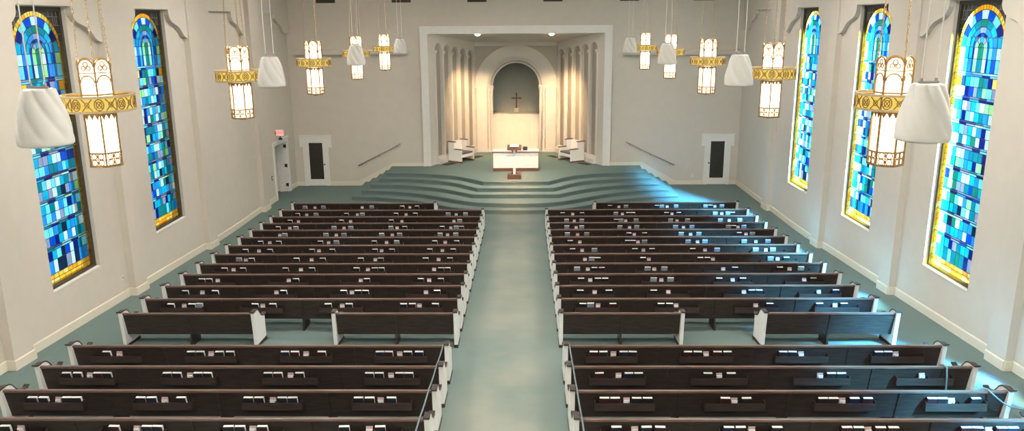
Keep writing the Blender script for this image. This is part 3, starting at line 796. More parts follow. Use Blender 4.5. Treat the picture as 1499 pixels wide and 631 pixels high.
# ------------------------------------------------------------------ chancel furniture
desk = empty('communion_desk', (-0.385, 33.25, ZP)); tag(desk, 'white panelled communion desk with a dark base on the platform', 'desk')
hw, dp, hh = 0.97, 0.62, 0.87
b = MB(); b.box(-hw,hw,0,dp,0.14,hh-0.05)
for i in range(5):
    x = -hw+2*hw*i/4; b.box(max(-hw+0.0005,x-0.05), min(hw-0.0005,x+0.05), -0.03, -0.0005, 0.1405, hh-0.0505)
for i in range(4):
    x0 = -hw+2*hw*i/4+0.05; x1 = -hw+2*hw*(i+1)/4-0.05
    if i == 0: x0 = -hw+0.05
    b.box(x0+0.0005,x1-0.0005,-0.029,-0.001,0.141,0.22); b.box(x0+0.0005,x1-0.0005,-0.029,-0.001,hh-0.17,hh-0.051)
b.build('body', M['white'], desk)
for i in range(4):
    b = MB(); x0 = -hw+2*hw*i/4+0.08; x1 = -hw+2*hw*(i+1)/4-0.08
    b.box(x0,x1,-0.018,-0.001,0.26,hh-0.21); b.build('panel', M['white'], desk, bevel=0.008)
b = MB(); b.box(-hw-0.02,hw+0.02,-0.05,dp+0.02,0,0.14); tag(b.build('base', M['brown'], desk, bevel=0.005), 'brown wooden base')
b = MB(); b.box(-hw-0.05,hw+0.05,-0.07,dp+0.05,hh-0.05,hh-0.012); tag(b.build('top_moulding', M['brown'], desk, bevel=0.006), 'brown wooden edge')
b = MB(); b.box(-hw-0.03,hw+0.03,-0.05,dp+0.03,hh-0.0115,hh); b.build('top', M['white'], desk)
mx = empty('monitor_speaker', (0.02, 33.55, ZP+hh)); tag(mx, 'small black box standing on the communion desk', 'speaker')
b = MB(); b.box(-0.10,0.10,-0.09,0.09,0,0.15); b.build('case', M['black'], mx, bevel=0.015)
b = MB(); b.box(-0.085,0.085,-0.098,-0.091,0.015,0.135); b.build('grille_cloth', M['grille'], mx)
runner = MB(); runner.box(0.24,0.60,33.30,33.80,ZP+hh+0.001,ZP+hh+0.012)
tag(runner.build('folded_cloth', M['white']), 'white cloth folded flat on the communion desk', 'cloth')

lec = empty('lectern', (-0.425, 31.42, ZP)); tag(lec, 'slim lectern with a pale post and brown base in front of desk', 'lectern')
b = MB(); b.prism([(-0.28,0),(0.28,0),(0.28,0.15),(0.24,0.19),(-0.24,0.19),(-0.28,0.15)], lambda u, v, t: (u, t, v), 0.0, 0.42); tag(b.build('base', M['brown'], lec, bevel=0.006), 'brown stepped base')
for s in (-1, 1):
    b = MB(); b.prism([(s*0.05,0.19),(s*0.14,0.19),(s*0.12,0.24),(s*0.075,0.30),(s*0.05,0.40)], lambda u, v, t: (u, t, v), 0.15, 0.27); b.build('bracket', M['brown'], lec)
    b = MB(); b.prism([(s*0.05,1.02),(s*0.05,1.22),(s*0.20,1.22),(s*0.12,1.16),(s*0.075,1.10)], lambda u, v, t: (u, t, v), 0.15, 0.27); b.build('bracket', M['brown'], lec)
b = MB(); b.box(-0.05,0.05,0.15,0.27,0.19,1.22); tag(b.build('post', M['white'], lec, bevel=0.006), 'pale post')
b = MB(); b.prism([(-0.05,1.21),(0.46,1.33),(0.46,1.37),(-0.05,1.25)], lambda u, v, t: (t, u, v), -0.29, 0.29); b.build('reading_top', M['brown'], lec, bevel=0.006)
b = MB(); b.prism([(-0.05,1.25),(-0.02,1.25),(-0.02,1.29),(-0.05,1.285)], lambda u, v, t: (t, u, v), -0.29, 0.29); b.build('ledge', M['brown'], lec)
bk = empty('open_book', (-0.425, 31.63, ZP+1.335)); bk.rotation_euler = (math.atan(0.12/0.51), 0, 0); tag(bk, 'open book with pale pages lying on the lectern', 'book')
b = MB(); b.box(-0.20,0.20,-0.13,0.13,0.002,0.014); b.build('cover', M['cover_dark'], bk)
for s in (-1, 1):
    b = MB(); pr = [(s*0.004,0.015),(s*0.185,0.015),(s*0.185,0.03),(s*0.12,0.05),(s*0.06,0.052),(s*0.004,0.035)]
    b.prism(pr, lambda u, v, t: (u, t, v), -0.12, 0.12); b.build('pages', M['paper'], bk)

def chancel_bench(x, y, rz, label):
    t = empty('chancel_bench', (x, y, ZP), rz); tag(t, label, 'bench')      # local: faces -y, back at y=+
    W, D = 0.50, 0.80
    for s in (-1, 1):
        xa, xb = s*W, s*(W-0.07)
        b = MB(); b.prism([(-0.38,0.07),(0.36,0.07),(0.36,0.93),(0.02,0.93),(0.02,0.60),(-0.38,0.60)], lambda u, v, q: (q, u, v), xa, xb)
        e = b.build('end_panel', M['white'], t, bevel=0.004)
        b = MB(); b.box(xa-s*-0.02, xb-s*0.02, -0.03, 0.39, 0.93, 0.965); tag(b.build('back_cap', M['brown'], e), 'brown cap')
        b = MB(); b.box(xa+s*0.02, xb-s*0.02, -0.41, 0.02, 0.60, 0.635); tag(b.build('arm_cap', M['brown'], e), 'brown cap')
        b = MB(); b.box(xa+s*0.01, xb-s*0.01, -0.39, 0.37, 0, 0.07); tag(b.build('foot', M['brown'], e), 'brown foot')
    b = MB(); b.prism([(0.22,0.36),(0.32,0.93),(0.36,0.93),(0.27,0.30)], lambda u, v, q: (q, u, v), -W+0.07, W-0.07); b.build('backrest', M['white'], t)
    b = MB(); b.box(-W+0.07,W-0.07,-0.36,0.24,0.33,0.37); b.box(-W+0.07,W-0.07,-0.36,-0.32,0.24,0.33); b.build('seat', M['white'], t)
    b = MB(); b.box(-W+0.08,W-0.08,-0.355,0.22,0.372,0.45); tag(b.build('seat_cushion', M['cushion'], t, bevel=0.02), 'grey cushion')
    return t
chancel_bench(-2.945, 35.855, math.radians(58), 'white bench with brown caps against the left chancel wall')
chancel_bench(2.16, 35.82, math.radians(-58), 'white bench with brown caps against the right chancel wall')

# ------------------------------------------------------------------ pews
RH = 0.784                        # top of the rail
def end_profile():
    return [(0.055,0.06),(0.63,0.06),(0.60,0.30),(0.60,0.555),(0.52,0.565),(0.43,0.590),(0.36,0.630),(0.30,0.690),(0.245,0.760),(0.17,0.805),(0.09,0.812),(0.00,0.800),(-0.035,0.785),(0.02,0.40)]
CAPL = [(0.66,0.590),(0.60,0.556),(0.52,0.568),(0.43,0.592),(0.36,0.632),(0.30,0.692),(0.245,0.762),(0.17,0.807),(0.09,0.815),(0.00,0.803),(-0.05,0.800),(-0.085,0.825)]
def end_meshes():
    b = MB(); b.prism(end_profile(), lambda u, v, t: (t, u, v), -0.0375, 0.0375)
    c = MB()
    for i in range(len(CAPL)-1):
        a, d = CAPL[i], CAPL[i+1]; t = 0.018
        c.prism([a, d, (d[0], d[1]+t), (a[0], a[1]+t)], lambda u, v, q: (q, u, v), -0.047, 0.047)
    f = MB(); f.box(-0.045,0.045,0.04,0.645,0.0,0.065)
    return b, c, f
proto = {}
def build_pew(W, nrack, nsup):
    """pew facing +y, origin on the floor below the rear edge of its rail, W long"""
    t = empty('church_pew')
    h = W/2; e = 0.075
    b = MB(); b.prism([(0.018,0.755),(0.048,0.755),(0.175,0.270),(0.145,0.270)], lambda u, v, q: (q, u, v), -h+e, h-e); b.build('backrest', M['wood'], t)
    b = MB(); b.prism([(0.0,0.748),(0.0,0.778),(0.008,RH),(0.055,RH),(0.064,0.778),(0.064,0.75),(0.05,0.742),(0.01,0.742)], lambda u, v, q: (q, u, v), -h+e, h-e); tag(b.build('top_rail', M['rail'], t), 'lighter brown rail')
    b = MB(); b.prism([(0.155,0.385),(0.57,0.405),(0.585,0.425),(0.57,0.445),(0.140,0.415)], lambda u, v, q: (q, u, v), -h+e, h-e); b.build('seat', M['wood'], t)
    pm = end_meshes()
    if 'end' not in proto:
        proto['end'] = (pm[0].build('end_panel', M['white'], t), None)
        ep = proto['end'][0]; tag(ep, 'white painted end')
        tag(pm[1].build('end_cap', M['cap'], ep), 'dark scrolled cap'); tag(pm[2].build('end_foot', M['cap'], ep), 'dark foot')
        ep.location = (-h+0.0375, 0, 0); first = True
    else:
        ep = copy_tree(proto['end'][0], t); ep.location = (-h+0.0375, 0, 0)
    e2 = copy_tree(proto['end'][0], t); e2.location = (h-0.0375, 0, 0)
    for i in range(nsup):
        x = -h+W*(i+1)/(nsup+1)
        b = MB(); b.prism([(0.09,0.0),(0.56,0.0),(0.56,0.10),(0.50,0.385),(0.150,0.385),(0.140,0.40),(0.052,0.74),(0.004,0.74),(0.09,0.42),(0.128,0.27)], lambda u, v, q: (q, u, v), x-0.02, x+0.02)
        b.build('support', M['wood'], t)
    for i in range(nrack):
        x = -h+W*(i+0.5)/nrack
        b = MB(); w = 0.475
        b.box(x-w,x+w,-0.018,0.098,0.452,0.466); b.box(x-w,x+w,-0.030,-0.018,0.452,0.585)
        b.prism([(-0.030,0.452),(0.100,0.452),(0.072,0.620),(-0.030,0.600)], lambda u, v, q: (q, u, v), x-w-0.012, x-w)
        b.prism([(-0.030,0.452),(0.100,0.452),(0.072,0.620),(-0.030,0.600)], lambda u, v, q: (q, u, v), x+w, x+w+0.012)
        b.box(x-0.065,x-0.057,-0.017,0.05,0.467,0.60); b.box(x+0.057,x+0.065,-0.017,0.05,0.467,0.60)
        b.build('book_rack', M['wood'], t)
    return t
XLO, XLI, XRI, XRO = -8.588, -1.43, 0.722, 7.770
ROWY = [15.406+(13-k) for k in range(1, 14)] + [13.539-j for j in range(4)]   # rows 1..17 from the steps
ROWY[0] += 0.18; ROWY[1] += 0.05
ORD = ['first','second','third','fourth','fifth','sixth','seventh','eighth','ninth','tenth','eleventh','twelfth','thirteenth','fourteenth','fifteenth','sixteenth','seventeenth','eighteenth','nineteenth','twentieth']
TILT = math.atan(SLOPE)
def row_phrase(k, side):          # k = 1..17
    if k <= 12: return '%s %s pew from the steps' % (ORD[k-1], side)
    return '%s %s pew' % (['fourth nearest','third nearest','second nearest','nearest'][k-14], side)
pews = {}
cache = {}
def place_pew(k, x0, x1, nrack, nsup, label, side, extra=''):
    W = round(x1-x0, 3); key = (W, nrack, nsup)
    if key in cache: t = copy_tree(cache[key])
    else: t = build_pew(W, nrack, nsup); cache[key] = t
    y = ROWY[k-1]; z = fz(y)
    tl = math.atan((fz(y-0.3)-fz(y+0.9))/1.2)
    t.location = ((x0+x1)/2, y-RH*math.sin(tl), fz(y-RH*math.sin(tl))); t.rotation_euler = (-tl, 0, 0)
    tag(t, label, 'pew', 'pews set out in rows')
    pews[(k, side+extra)] = (t, x0, x1, nrack)
    return t
for k in range(1, 18):
    for side in ('left', 'right'):
        lo, hi = (XLO, XLI) if side == 'left' else (XRI, XRO)
        if k == 13:
            parts = ((XLO,-5.70,'outer'),(-4.07,XLI,'aisle')) if side == 'left' else ((XRI,3.33,'aisle'),(4.97,7.79,'outer'))
            for a, c, w in parts:
                lb = 'short dark pew without book racks %s, behind the long rows' % (('beside the middle aisle, %s side' % side) if w == 'aisle' else ('by the %s wall' % side))
                place_pew(k, a, c, 0, 1, lb, side, w)
            continue
        if k == 1:
            lo, hi = (-8.50, -3.22) if side == 'left' else (2.50, 7.70)
            place_pew(k, lo, hi, 3, 2, 'shorter dark pew with white ends closest to the steps, %s block' % side, side); continue
        if k <= 12: lb = 'long dark pew with white ends, %s from the steps in the %s block' % (ORD[k-1], side)
        else: lb = 'long dark pew, white ends, %s row on balcony side of the gap, %s block' % (['first','second','third','fourth'][k-14], side)
        place_pew(k, lo, hi, 4, 3, lb, side)

# ------------------------------------------------------------------ hymnals and cards in the racks
def book_mesh(name, cover):
    b = MB(); W, Hh, T = 0.155, 0.205, 0.052
    # spine on the left (-x); pages show on top and at the fore edge
    b.box(-W/2,W/2,-T/2,-T/2+0.004,0,Hh,0); b.box(-W/2,W/2,T/2-0.004,T/2,0,Hh,0); b.box(-W/2,-W/2+0.004,-T/2+0.004,T/2-0.004,0,Hh,0)
    b.box(-W/2+0.004,W/2+0.0005,-T/2+0.004,T/2-0.004,0.003,Hh+0.0005,1)
    o = b.build(name, [cover, M['paper']]); return o
def card_mesh():
    b = MB()
    b.prism([(0.024,0.0),(0.030,0.0),(0.030,0.195),(0.024,0.195)], lambda u, v, q: (q, u, v), -0.052, 0.052, 0)
    b.prism([(0.013,0.0),(0.020,0.0),(0.020,0.180),(0.013,0.180)], lambda u, v, q: (q, u, v), -0.048, 0.040, 0)
    b.prism([(-0.006,0.0),(0.008,0.0),(0.008,0.160),(-0.006,0.160)], lambda u, v, q: (q, u, v), -0.046, 0.046, 1)
    return b.build('envelope_stack', [M['card_pink'], M['card_white']])
BK = {'b': book_mesh('hymnal', M['cover_dark']), 'w': book_mesh('hymnal', M['cover_wine']), 'n': book_mesh('hymnal', M['cover_navy']), 'g': book_mesh('songbook', M['cover_pale']), 'c': card_mesh()}
used = {k: False for k in BK}
ITEMS = {}
def rd(side, k, ox, sc, s):
    """item list read from the photograph: kind letter and horizontal place"""
    L = ITEMS.setdefault((k, side), [])
    for tok in s.split(): L.append((tok[0], float(tok[1:])/sc+ox))
A = (300, 3.569); Bc = (160, 2.677)
rd('left',1,*A,'g520 c573 g617 c820 g870 b1030 c1070 b1107')
rd('left',2,*A,'b483 c530 g578 b738 c795 g820 b995 c1050 b1098 g1270 c1312 g1360')
rd('left',3,*A,'b443 c487 b712 c760 b973 c1028 c1300 g1330')
rd('left',4,*A,'b380 c442 g473 g672 c725 g760 g970 c1003 b1043 b1238 c1284 g1312 b1340')
rd('left',5,*A,'c390 g415 g630 c685 g725 g922 c978 g1015 g1227 c1267 g1310')
rd('left',6,*A,'b290 c337 b384 b602 c645 g685 b884 c948 g1000 b1200 c1255 b1314')
rd('left',7,*A,'b210 c280 b338 b558 c595 b667 b887 c922 b976 b1170 c1240 b1296')
rd('left',8,*A,'g175 c212 b243 b478 c555 b615 b813 c890 b917 b1150 c1220 b1279')
rd('left',9,*Bc,'b450 c485 b523 b690 c750 b793 b968 c1013 b1040 b1065 c1272 b1300 b1325')
rd('left',10,*Bc,'b362 b390 c423 c702 b730 c985 b1008 b1220 c1253 b1298')
rd('left',11,*Bc,'b296 c362 b414 c653 b682 b918 c950 b975 b1003 c1240 b1284')
rd('left',12,*Bc,'b240 c292 b328 g350 b570 c600 b640 b857 c912 b938 b1152 b1187 c1214 b1277')
A = (790, 3.569); Bc = (790, 2.677)
rd('right',1,*A,'b368 c415 g452 b613 g640 c667 g714 g868 b893 c917 g953')
rd('right',2,*A,'b120 c173 b221 g398 c433 b465 b492 b664 c692 b727 g918 c953 g985 b1008')
rd('right',3,*A,'g141 c181 g220 b400 g424 c450 g505 g685 c719 g773 g945 c992 g1047')
rd('right',4,*A,'g142 c191 g220 g419 c470 g508 g711 c752 g796 g992 b1012 c1034 g1068')
rd('right',5,*A,'g145 c199 g246 b466 c495 b548 g740 c790 g832 b1043 c1080 g1113')
rd('right',6,*A,'b160 c210 b460 b488 c514 g549 g777 c826 g864 g1070 c1132 g1195')
rd('right',7,*A,'b172 c223 g287 b498 c543 b588 b800 c865 g928 g1130 c1183 g1220')
rd('right',8,*A,'c237 g272 b303 b540 c571 b840 b876 c907 g1208 c1245 b1290')
rd('right',9,*Bc,'g147 c189 b215 b244 g424 c450 g489 c721 b765 b942 c981 g1025')
rd('right',10,*Bc,'b162 c199 b228 b256 g447 c478 g514 b703 c757 b797 c1038 b1073')
rd('right',11,*Bc,'b159 c216 b272 b447 c505 c802 b832 b860 c1096 b1161')
rd('right',12,*Bc,'b169 g200 c230 b287 b476 b509 c536 c848 b902 b1097 c1160 b1193')
S4 = 3.918
rd('left',14,0,S4,'b610 c680 b1095 b1147 c1207 b1258 b1317'); rd('left',14,350,S4,'n262 w319 c382 b473 b804 b858 c919 b967 b1031')
rd('left',15,0,S4,'b380 b442 c513 b557 b610 b958 b1012 c1090 b1133 b1187'); rd('left',15,350,S4,'b165 b222 c292 b345 b745 b803 c870 b920 b973')
rd('left',16,0,S4,'b185 b247 c337 b380 b435 b805 b868 c940 b1037'); rd('left',16,350,S4,'b52 b113 c190 b245 b305 b683 b748 c810 b872')
rd('left',17,0,S4,'b28 c110 b652 c780 b840 b900 b1310 b1375'); rd('left',17,350,S4,'c75 b133 b602 c745 b808')
rd('right',14,780,S4,'w348 b405 c463 b525 b580 b890 b945 c995 w1060 b1117'); rd('right',14,1120,S4,'b105 b157 c210 b655 b708 c752')
rd('right',15,780,S4,'b382 c494 b550 b606 b1003 c1072 b1138'); rd('right',15,1120,S4,'c320 b382 b440 c905')
rd('right',16,780,S4,'w411 w472 c540 b594 b656 w1105 c1157 b1227'); rd('right',16,1120,S4,'b335 b393 c446 b513 b590 b957 b1020 c1075 b1210')
rd('right',17,780,S4,'b478 c587 b653 b735 b1125 b1192 c1258 b1402'); rd('right',17,1120,S4,'b470 b538 c597 w665 b738 b1150 b1220 c1290 w1357 b1425')
counts = {'hymnal': 0, 'songbook': 0, 'envelope_stack': 0}
WID = {'b': 0.158, 'w': 0.158, 'n': 0.158, 'g': 0.158, 'c': 0.112}
for (k, side), L in sorted(ITEMS.items()):
    t, x0, x1, nr = pews[(k, side)]
    y = ROWY[k-1]; z = fz(y)
    rw = (x1-x0)/nr; racks = {}
    for kind, px_ in L:
        x = x_at(px_, y-0.01, z+0.69)
        i = min(nr-1, max(0, int((x-x0)/rw))); racks.setdefault(i, []).append([kind, x])
    placed = []
    for i, its in racks.items():
        c = x0+rw*(i+0.5); its.sort(key=lambda q: q[1]); lim = 0.470
        for _ in range(60):
            for a, d in zip(its[:-1], its[1:]):
                need = (WID[a[0]]+WID[d[0]])/2+0.004; gap = d[1]-a[1]
                if 'c' in (a[0], d[0]): need += 0.011
                if gap < need: a[1] -= (need-gap)/2; d[1] += (need-gap)/2
            for q in its: q[1] = min(max(q[1], c-lim+WID[q[0]]/2), c+lim-WID[q[0]]/2)
        placed += its
    placed.sort(key=lambda q: -q[1] if side == 'left' else q[1])      # counted from the aisle
    nb = nc = 0
    mw = Matrix.Translation(t.location) @ t.rotation_euler.to_matrix().to_4x4()
    for kind, x in placed:
        if kind == 'b' and random.random() < 0.2: kind = random.choice('wn')
        src = BK[kind]
        if used[kind]: o = src.copy(); COL.objects.link(o)
        else: o = src; used[kind] = True
        lx = x-t.location.x
        if kind == 'c':
            o.location = mw @ Vector((lx, 0.012+random.uniform(-0.004,0.004), 0.4675)); lean = 0.10
            nc += 1; what = 'pink and white envelopes, %s from the aisle' % ORD[nc-1]; cat = 'envelopes'; grp = 'envelope stacks in the pew racks'
        else:
            o.location = mw @ Vector((lx, 0.046 if kind != 'g' else 0.044, 0.4750)); lean = 0.26 if kind != 'g' else 0.16
            nb += 1
            col = {'b':'black','w':'wine red','n':'navy','g':'pale grey-blue'}[kind]
            what = '%s hymnal, %s book from the aisle' % (col, ORD[nb-1]); cat = 'book'; grp = 'hymnals in the pew racks'
        o.rotation_euler = (t.rotation_euler[0]+lean, random.uniform(-0.02,0.02), random.uniform(-0.03,0.03))
        tag(o, '%s, %s' % (what, row_phrase(k, side)), cat, grp)
        counts['songbook' if kind == 'g' else 'envelope_stack' if kind == 'c' else 'hymnal'] += 1
print('ITEM COUNTS', counts)

# ------------------------------------------------------------------ cords strung along the pew ends
def cord(pts, r, label):
    b = MB(); b.tube([p for p in pts], r, 8); tag(b.build('cord', M['cord'], smooth=True), label, 'cord')
def strung(x0, k0, x1, zoff, sag):
    P = []
    ks = [ROWY[k-1] for k in range(k0, 18)] + [ROWY[16]-1.0]
    for i, y in enumerate(ks):
        t = i/(len(ks)-1); x = x0+(x1-x0)*t
        P.append((x, y+0.03, fz(y)+RH+zoff))
        if i < len(ks)-1:
            for f_ in (0.25, 0.5, 0.75):
                yy = y-f_*(y-ks[i+1]); P.append((x0+(x1-x0)*(t+f_/(len(ks)-1)), yy, fz(yy)+RH+zoff-sag*4*f_*(1-f_)))
    return P
def loop(x, y, z, r=0.07): return [(x+r*math.cos(a*PI/6), y+0.35*r*math.sin(a*PI/6), z+0.3*r*math.sin(a*PI/6)) for a in range(9)]
cord(strung(XLI-0.10, 14, XLI-0.16, 0.016, 0.02), 0.013, 'grey cord strung along the aisle ends of the nearest left pews')
cord(strung(XRI+0.10, 14, XRI+0.12, 0.016, 0.02), 0.013, 'grey cord strung along the aisle ends of the nearest right pews')
cord(strung(XLO-0.09, 14, XLO-0.16, -0.02, 0.02), 0.006, 'thin cord strung outside the wall ends of the nearest left pews')
y = ROWY[14]; z = fz(y); x = x_at(1383, y, z+RH)
cord([(x-0.05,y+0.10,z+0.74),(x-0.03,y+0.075,z+RH+0.01),(x,y+0.03,z+RH+0.022),(x+0.02,y-0.03,z+RH+0.006),(x+0.03,y-0.05,z+0.62),(x+0.035,y-0.06,z+0.42),(x+0.03,y-0.06,z+0.24)], 0.015, 'grey cord looped over the third nearest right pew and hanging down')
y = ROWY[15]; z = fz(y); x = x_at(1444, y, z+RH)
pts = [(x-0.05,y+0.09,z+0.76),(x-0.02,y+0.07,z+RH+0.016),(x+0.03,y+0.02,z+RH+0.022),(x+0.06,y-0.04,z+RH-0.01),(x+0.17,y-0.10,z+0.68),(x+0.30,y-0.13,z+0.60),(XRO+0.12,y-0.14,z+0.54),(XRO+0.35,y-0.15,z+0.52),(XRO+0.6,y-0.16,z+0.53)]
pc = catmull([(p[0], p[1]) for p in pts], 5); pz = catmull([(p[0], p[2]) for p in pts], 5)
cord([(a[0], a[1], q[1]) for a, q in zip(pc, pz)], 0.013, 'grey cord swooping off the wall end of the second nearest right pew')

# ------------------------------------------------------------------ lanterns
def make_lantern():
    t = empty('hanging_lantern')
    R = 0.205
    hexp = lambda r, z, off=0: [(r*math.cos(PI/3*k+off), r*math.sin(PI/3*k+off), z) for k in range(6)]
    # glass body, upper and lower
    g = MB(); g.lathe([(R-0.012,-0.70),(R-0.012,0.44)], 6); g.lathe([(R*0.90,-0.79),(R-0.02,-0.70)], 6)
    for k in range(6):
        a0, a1 = PI/3*k, PI/3*(k+1); rg = R-0.012
        p0 = Vector((math.cos(a0),math.sin(a0),0))*rg; p1 = Vector((math.cos(a1),math.sin(a1),0))*rg; md = (p0+p1)/2; wv = (p1-p0)/2*0.93
        nn = md.normalized()
        g.prism([(math.cos(PI*i/10), math.sin(PI*i/10)) for i in range(11)], lambda u, v, q: md+wv*u+nn*q+Vector((0,0,0.44+v*wv.length)), -0.006, 0.0)
    g.build('lamp_glass', M['lampglass'], t)
    # metal skeleton: corner posts, bands, round heads
    b = MB()
    for k in range(6):
        a = PI/3*k; c, s_ = math.cos(a)*R, math.sin(a)*R
        b.bar((c,s_,-0.80),(c,s_,0.47),0.020,0.020)
        b.lathe([(0.012,0.46),(0.017,0.485),(0.012,0.51),(0.001,0.53)], 8, 0, (c,s_,0))
    for z, h in ((-0.80,0.026),(-0.635,0.018),(-0.14,0.022),(0.10,0.018)):
        P = hexp(R+0.004, z)
        for k in range(6): b.bar(P[k], P[(k+1)%6], 0.020, h)
    b.build('lamp_frame', M['gold'], t)
    # pierced tracery: round heads with trefoils on top, quatrefoils below, crest under the ring
    tr = MB(); cr_ = MB(); bt = MB(); xx = MB()
    for k in range(6):
        a0, a1 = PI/3*k, PI/3*(k+1)
        p0 = Vector((math.cos(a0),math.sin(a0),0))*R; p1 = Vector((math.cos(a1),math.sin(a1),0))*R
        mid = (p0+p1)/2; ux = (p1-p0).normalized(); n = mid.normalized(); w = (p1-p0).length/2
        P = lambda u, z: mid+ux*u+n*0.006+Vector((0,0,z))
        tr.tube([P(-w*0.95*math.cos(PI*i/10), 0.44+w*0.95*math.sin(PI*i/10)) for i in range(11)], 0.0105, 6)
        tr.tube([P(-w*0.85*math.cos(PI*i/10), 0.25+w*0.85*math.sin(PI*i/10)) for i in range(11)], 0.009, 6)
        for (cu, cz, rr) in ((0,0.475,0.028),(-0.032,0.428,0.026),(0.032,0.428,0.026)):
            tr.tube([P(cu+rr*math.cos(2*PI*i/10), cz+rr*math.sin(2*PI*i/10)) for i in range(10)], 0.0075, 5, 0, True)
        tr.bar(P(-w,0.37),P(w,0.37),0.008,0.012)
        for (cu, cz) in ((-0.045,-0.675),(0.045,-0.675),(-0.045,-0.755),(0.045,-0.755)):
            bt.tube([P(cu+0.036*math.cos(2*PI*i/10), cz+0.036*math.sin(2*PI*i/10)) for i in range(10)], 0.0065, 5, 0, True)
        bt.bar(P(-w,-0.715),P(w,-0.715),0.008,0.010); bt.bar(P(0,-0.79),P(0,-0.64),0.008,0.010)
        for i in range(3):
            c = -w*0.66+w*0.66*i; cr_.prism([(c-0.030,-0.15),(c+0.030,-0.15),(c+0.012,-0.185),(c,-0.215),(c-0.012,-0.185)], lambda u, v, q: P(u, v)+n*q, 0, 0.008)
        if k % 2 == 0:
            xx.bar(P(0,-0.50),P(0,-0.26),0.006,0.006); xx.bar(P(-0.05,-0.36),P(0.05,-0.36),0.006,0.006)
    tr.build('crown_tracery', M['gold'], t); cr_.build('crest', M['gold'], t); bt.build('base_fretwork', M['gold'], t); xx.build('glass_cross', M['gold'], t)
    bc = MB(); bc.lathe([(0.001,-0.845),(0.05,-0.84),(0.10,-0.825),(R*0.97,-0.81),(R*0.97,-0.80)], 18); bc.build('bottom_cap', M['gold'], t, smooth=True)
    # the wide ring: glowing band, pierced gold fretwork, rims, spokes
    RR, z0, z1 = 0.425, -0.095, 0.085; N = 48
    band = MB(); band.lathe([(RR-0.010,z0),(RR-0.010,z1)], N, cap=False); band.lathe([(RR-0.016,z1),(RR-0.016,z0)], N, cap=False); band.build('ring_band', M['ampanel'], t)
    fr = MB(); q = lambda th, z: (RR*math.cos(th), RR*math.sin(th), z)
    NM = 20; zc = (z0+z1)/2; hh = (z1-z0)/2-0.018
    for i in range(NM):
        th = 2*PI*i/NM; dth = PI/NM
        if i % 2 == 0:
            for r_ in (0.95, 0.55): fr.tube([q(th+dth*0.82*r_*math.cos(2*PI*j/14), zc+hh*r_*math.sin(2*PI*j/14)) for j in range(14)], 0.0068, 5, 0, True)
            for j in range(4):
                a = PI/4*(2*j+1); fr.tube([q(th, zc), q(th+dth*0.8*math.cos(a), zc+hh*0.95*math.sin(a))], 0.0058, 5)
        else:
            for s_ in (-1, 1):
                fr.tube([q(th-dth*0.9, zc-s_*hh), q(th, zc), q(th+dth*0.9, zc+s_*hh)], 0.0072, 5)
            fr.tube([q(th+dth*0.4*math.cos(2*PI*j/8), zc+hh*0.45*math.sin(2*PI*j/8)) for j in range(8)], 0.006, 5, 0, True)
        if i % 4 == 1: fr.bar(q(th+dth,z0), q(th+dth,z1), 0.02, 0.012)
    fr.build('fretwork', M['gold'], t)
    for z in (z0, z1):
        rim = MB(); rim.lathe([(RR-0.022,z-0.014),(RR+0.012,z-0.014),(RR+0.012,z+0.014),(RR-0.022,z+0.014),(RR-0.022,z-0.014)], N, cap=False); rim.build('ring_rim', M['goldrim'], t)
    for k in range(6):
        a = PI/3*k; sp_ = MB(); sp_.bar((R*math.cos(a),R*math.sin(a),z0),(R*math.cos(a),R*math.sin(a),z1),0.014,0.014)
        for z in (z0+0.01, z1-0.01): sp_.bar((R*math.cos(a),R*math.sin(a),z),((RR-0.01)*math.cos(a),(RR-0.01)*math.sin(a),z),0.014,0.014)
        sp_.build('spoke', M['gold'], t)
    # three chains up to a ceiling rose
    top = ZC-LZ-0.05
    for k in range(3):
        a = 2*PI/3*k+PI/6*0; ch = MB()
        p0 = Vector((R*math.cos(a), R*math.sin(a), 0.51)); p1 = Vector((0.10*math.cos(a), 0.10*math.sin(a), top)); d = (p1-p0); L = d.length; d.normalize()
        n = int(L/0.052); u = Vector((0,1,0)).cross(d).normalized() if abs(d.y) < 0.9 else Vector((1,0,0)); w = d.cross(u)
        for i in range(n):
            c = p0+d*(L*(i+0.5)/n); e1 = u if i % 2 == 0 else w; hl = L/n*0.66
            ch.tube([c+d*hl*math.cos(2*PI*j/8)+e1*0.011*math.sin(2*PI*j/8) for j in range(8)], 0.0045, 4, 0, True)
        ch.build('chain', M['chain'], t)
    cn = MB(); cn.lathe([(0.03,top-0.03),(0.05,top-0.01),(0.13,top+0.02),(0.16,top+0.05)], 18); cn.build('ceiling_rose', M['goldrim'], t, smooth=True)
    return t
LZ = 6.17
proto_l = None
LN = [('left',-5.4,9.887,6.217,0.0),('left',-5.4,14.93,6.22,0.25),('left',-5.4,20.33,6.176,0.52),('left',-5.4,25.53,6.21,0.1),('left',-5.4,30.73,6.18,0.5),
      ('right',4.58,9.89,6.165,0.5),('right',4.58,14.75,6.22,0.0),('right',4.58,19.97,6.169,0.5),('right',4.58,25.11,6.22,0.05),('right',4.58,30.4,6.17,0.1)]
NT = ['nearest the balcony','second from the balcony','third from the balcony','fourth from the balcony','nearest the chancel']
for i, (side, x, y, z, ra) in enumerate(LN):
    if proto_l is None: proto_l = make_lantern(); t = proto_l
    else: t = copy_tree(proto_l)
    # keep every chain reaching the ceiling: the lanterns hang at one height
    base = math.atan2(-y, -x)
    t.location = (x, y, LZ+(z-LZ)*0.6); t.rotation_euler = (0, 0, base+ra*PI/3)
    tag(t, 'lit gold ringed lantern %s in the %s row' % (NT[i % 5], side), 'lantern', 'hanging lanterns in two rows')

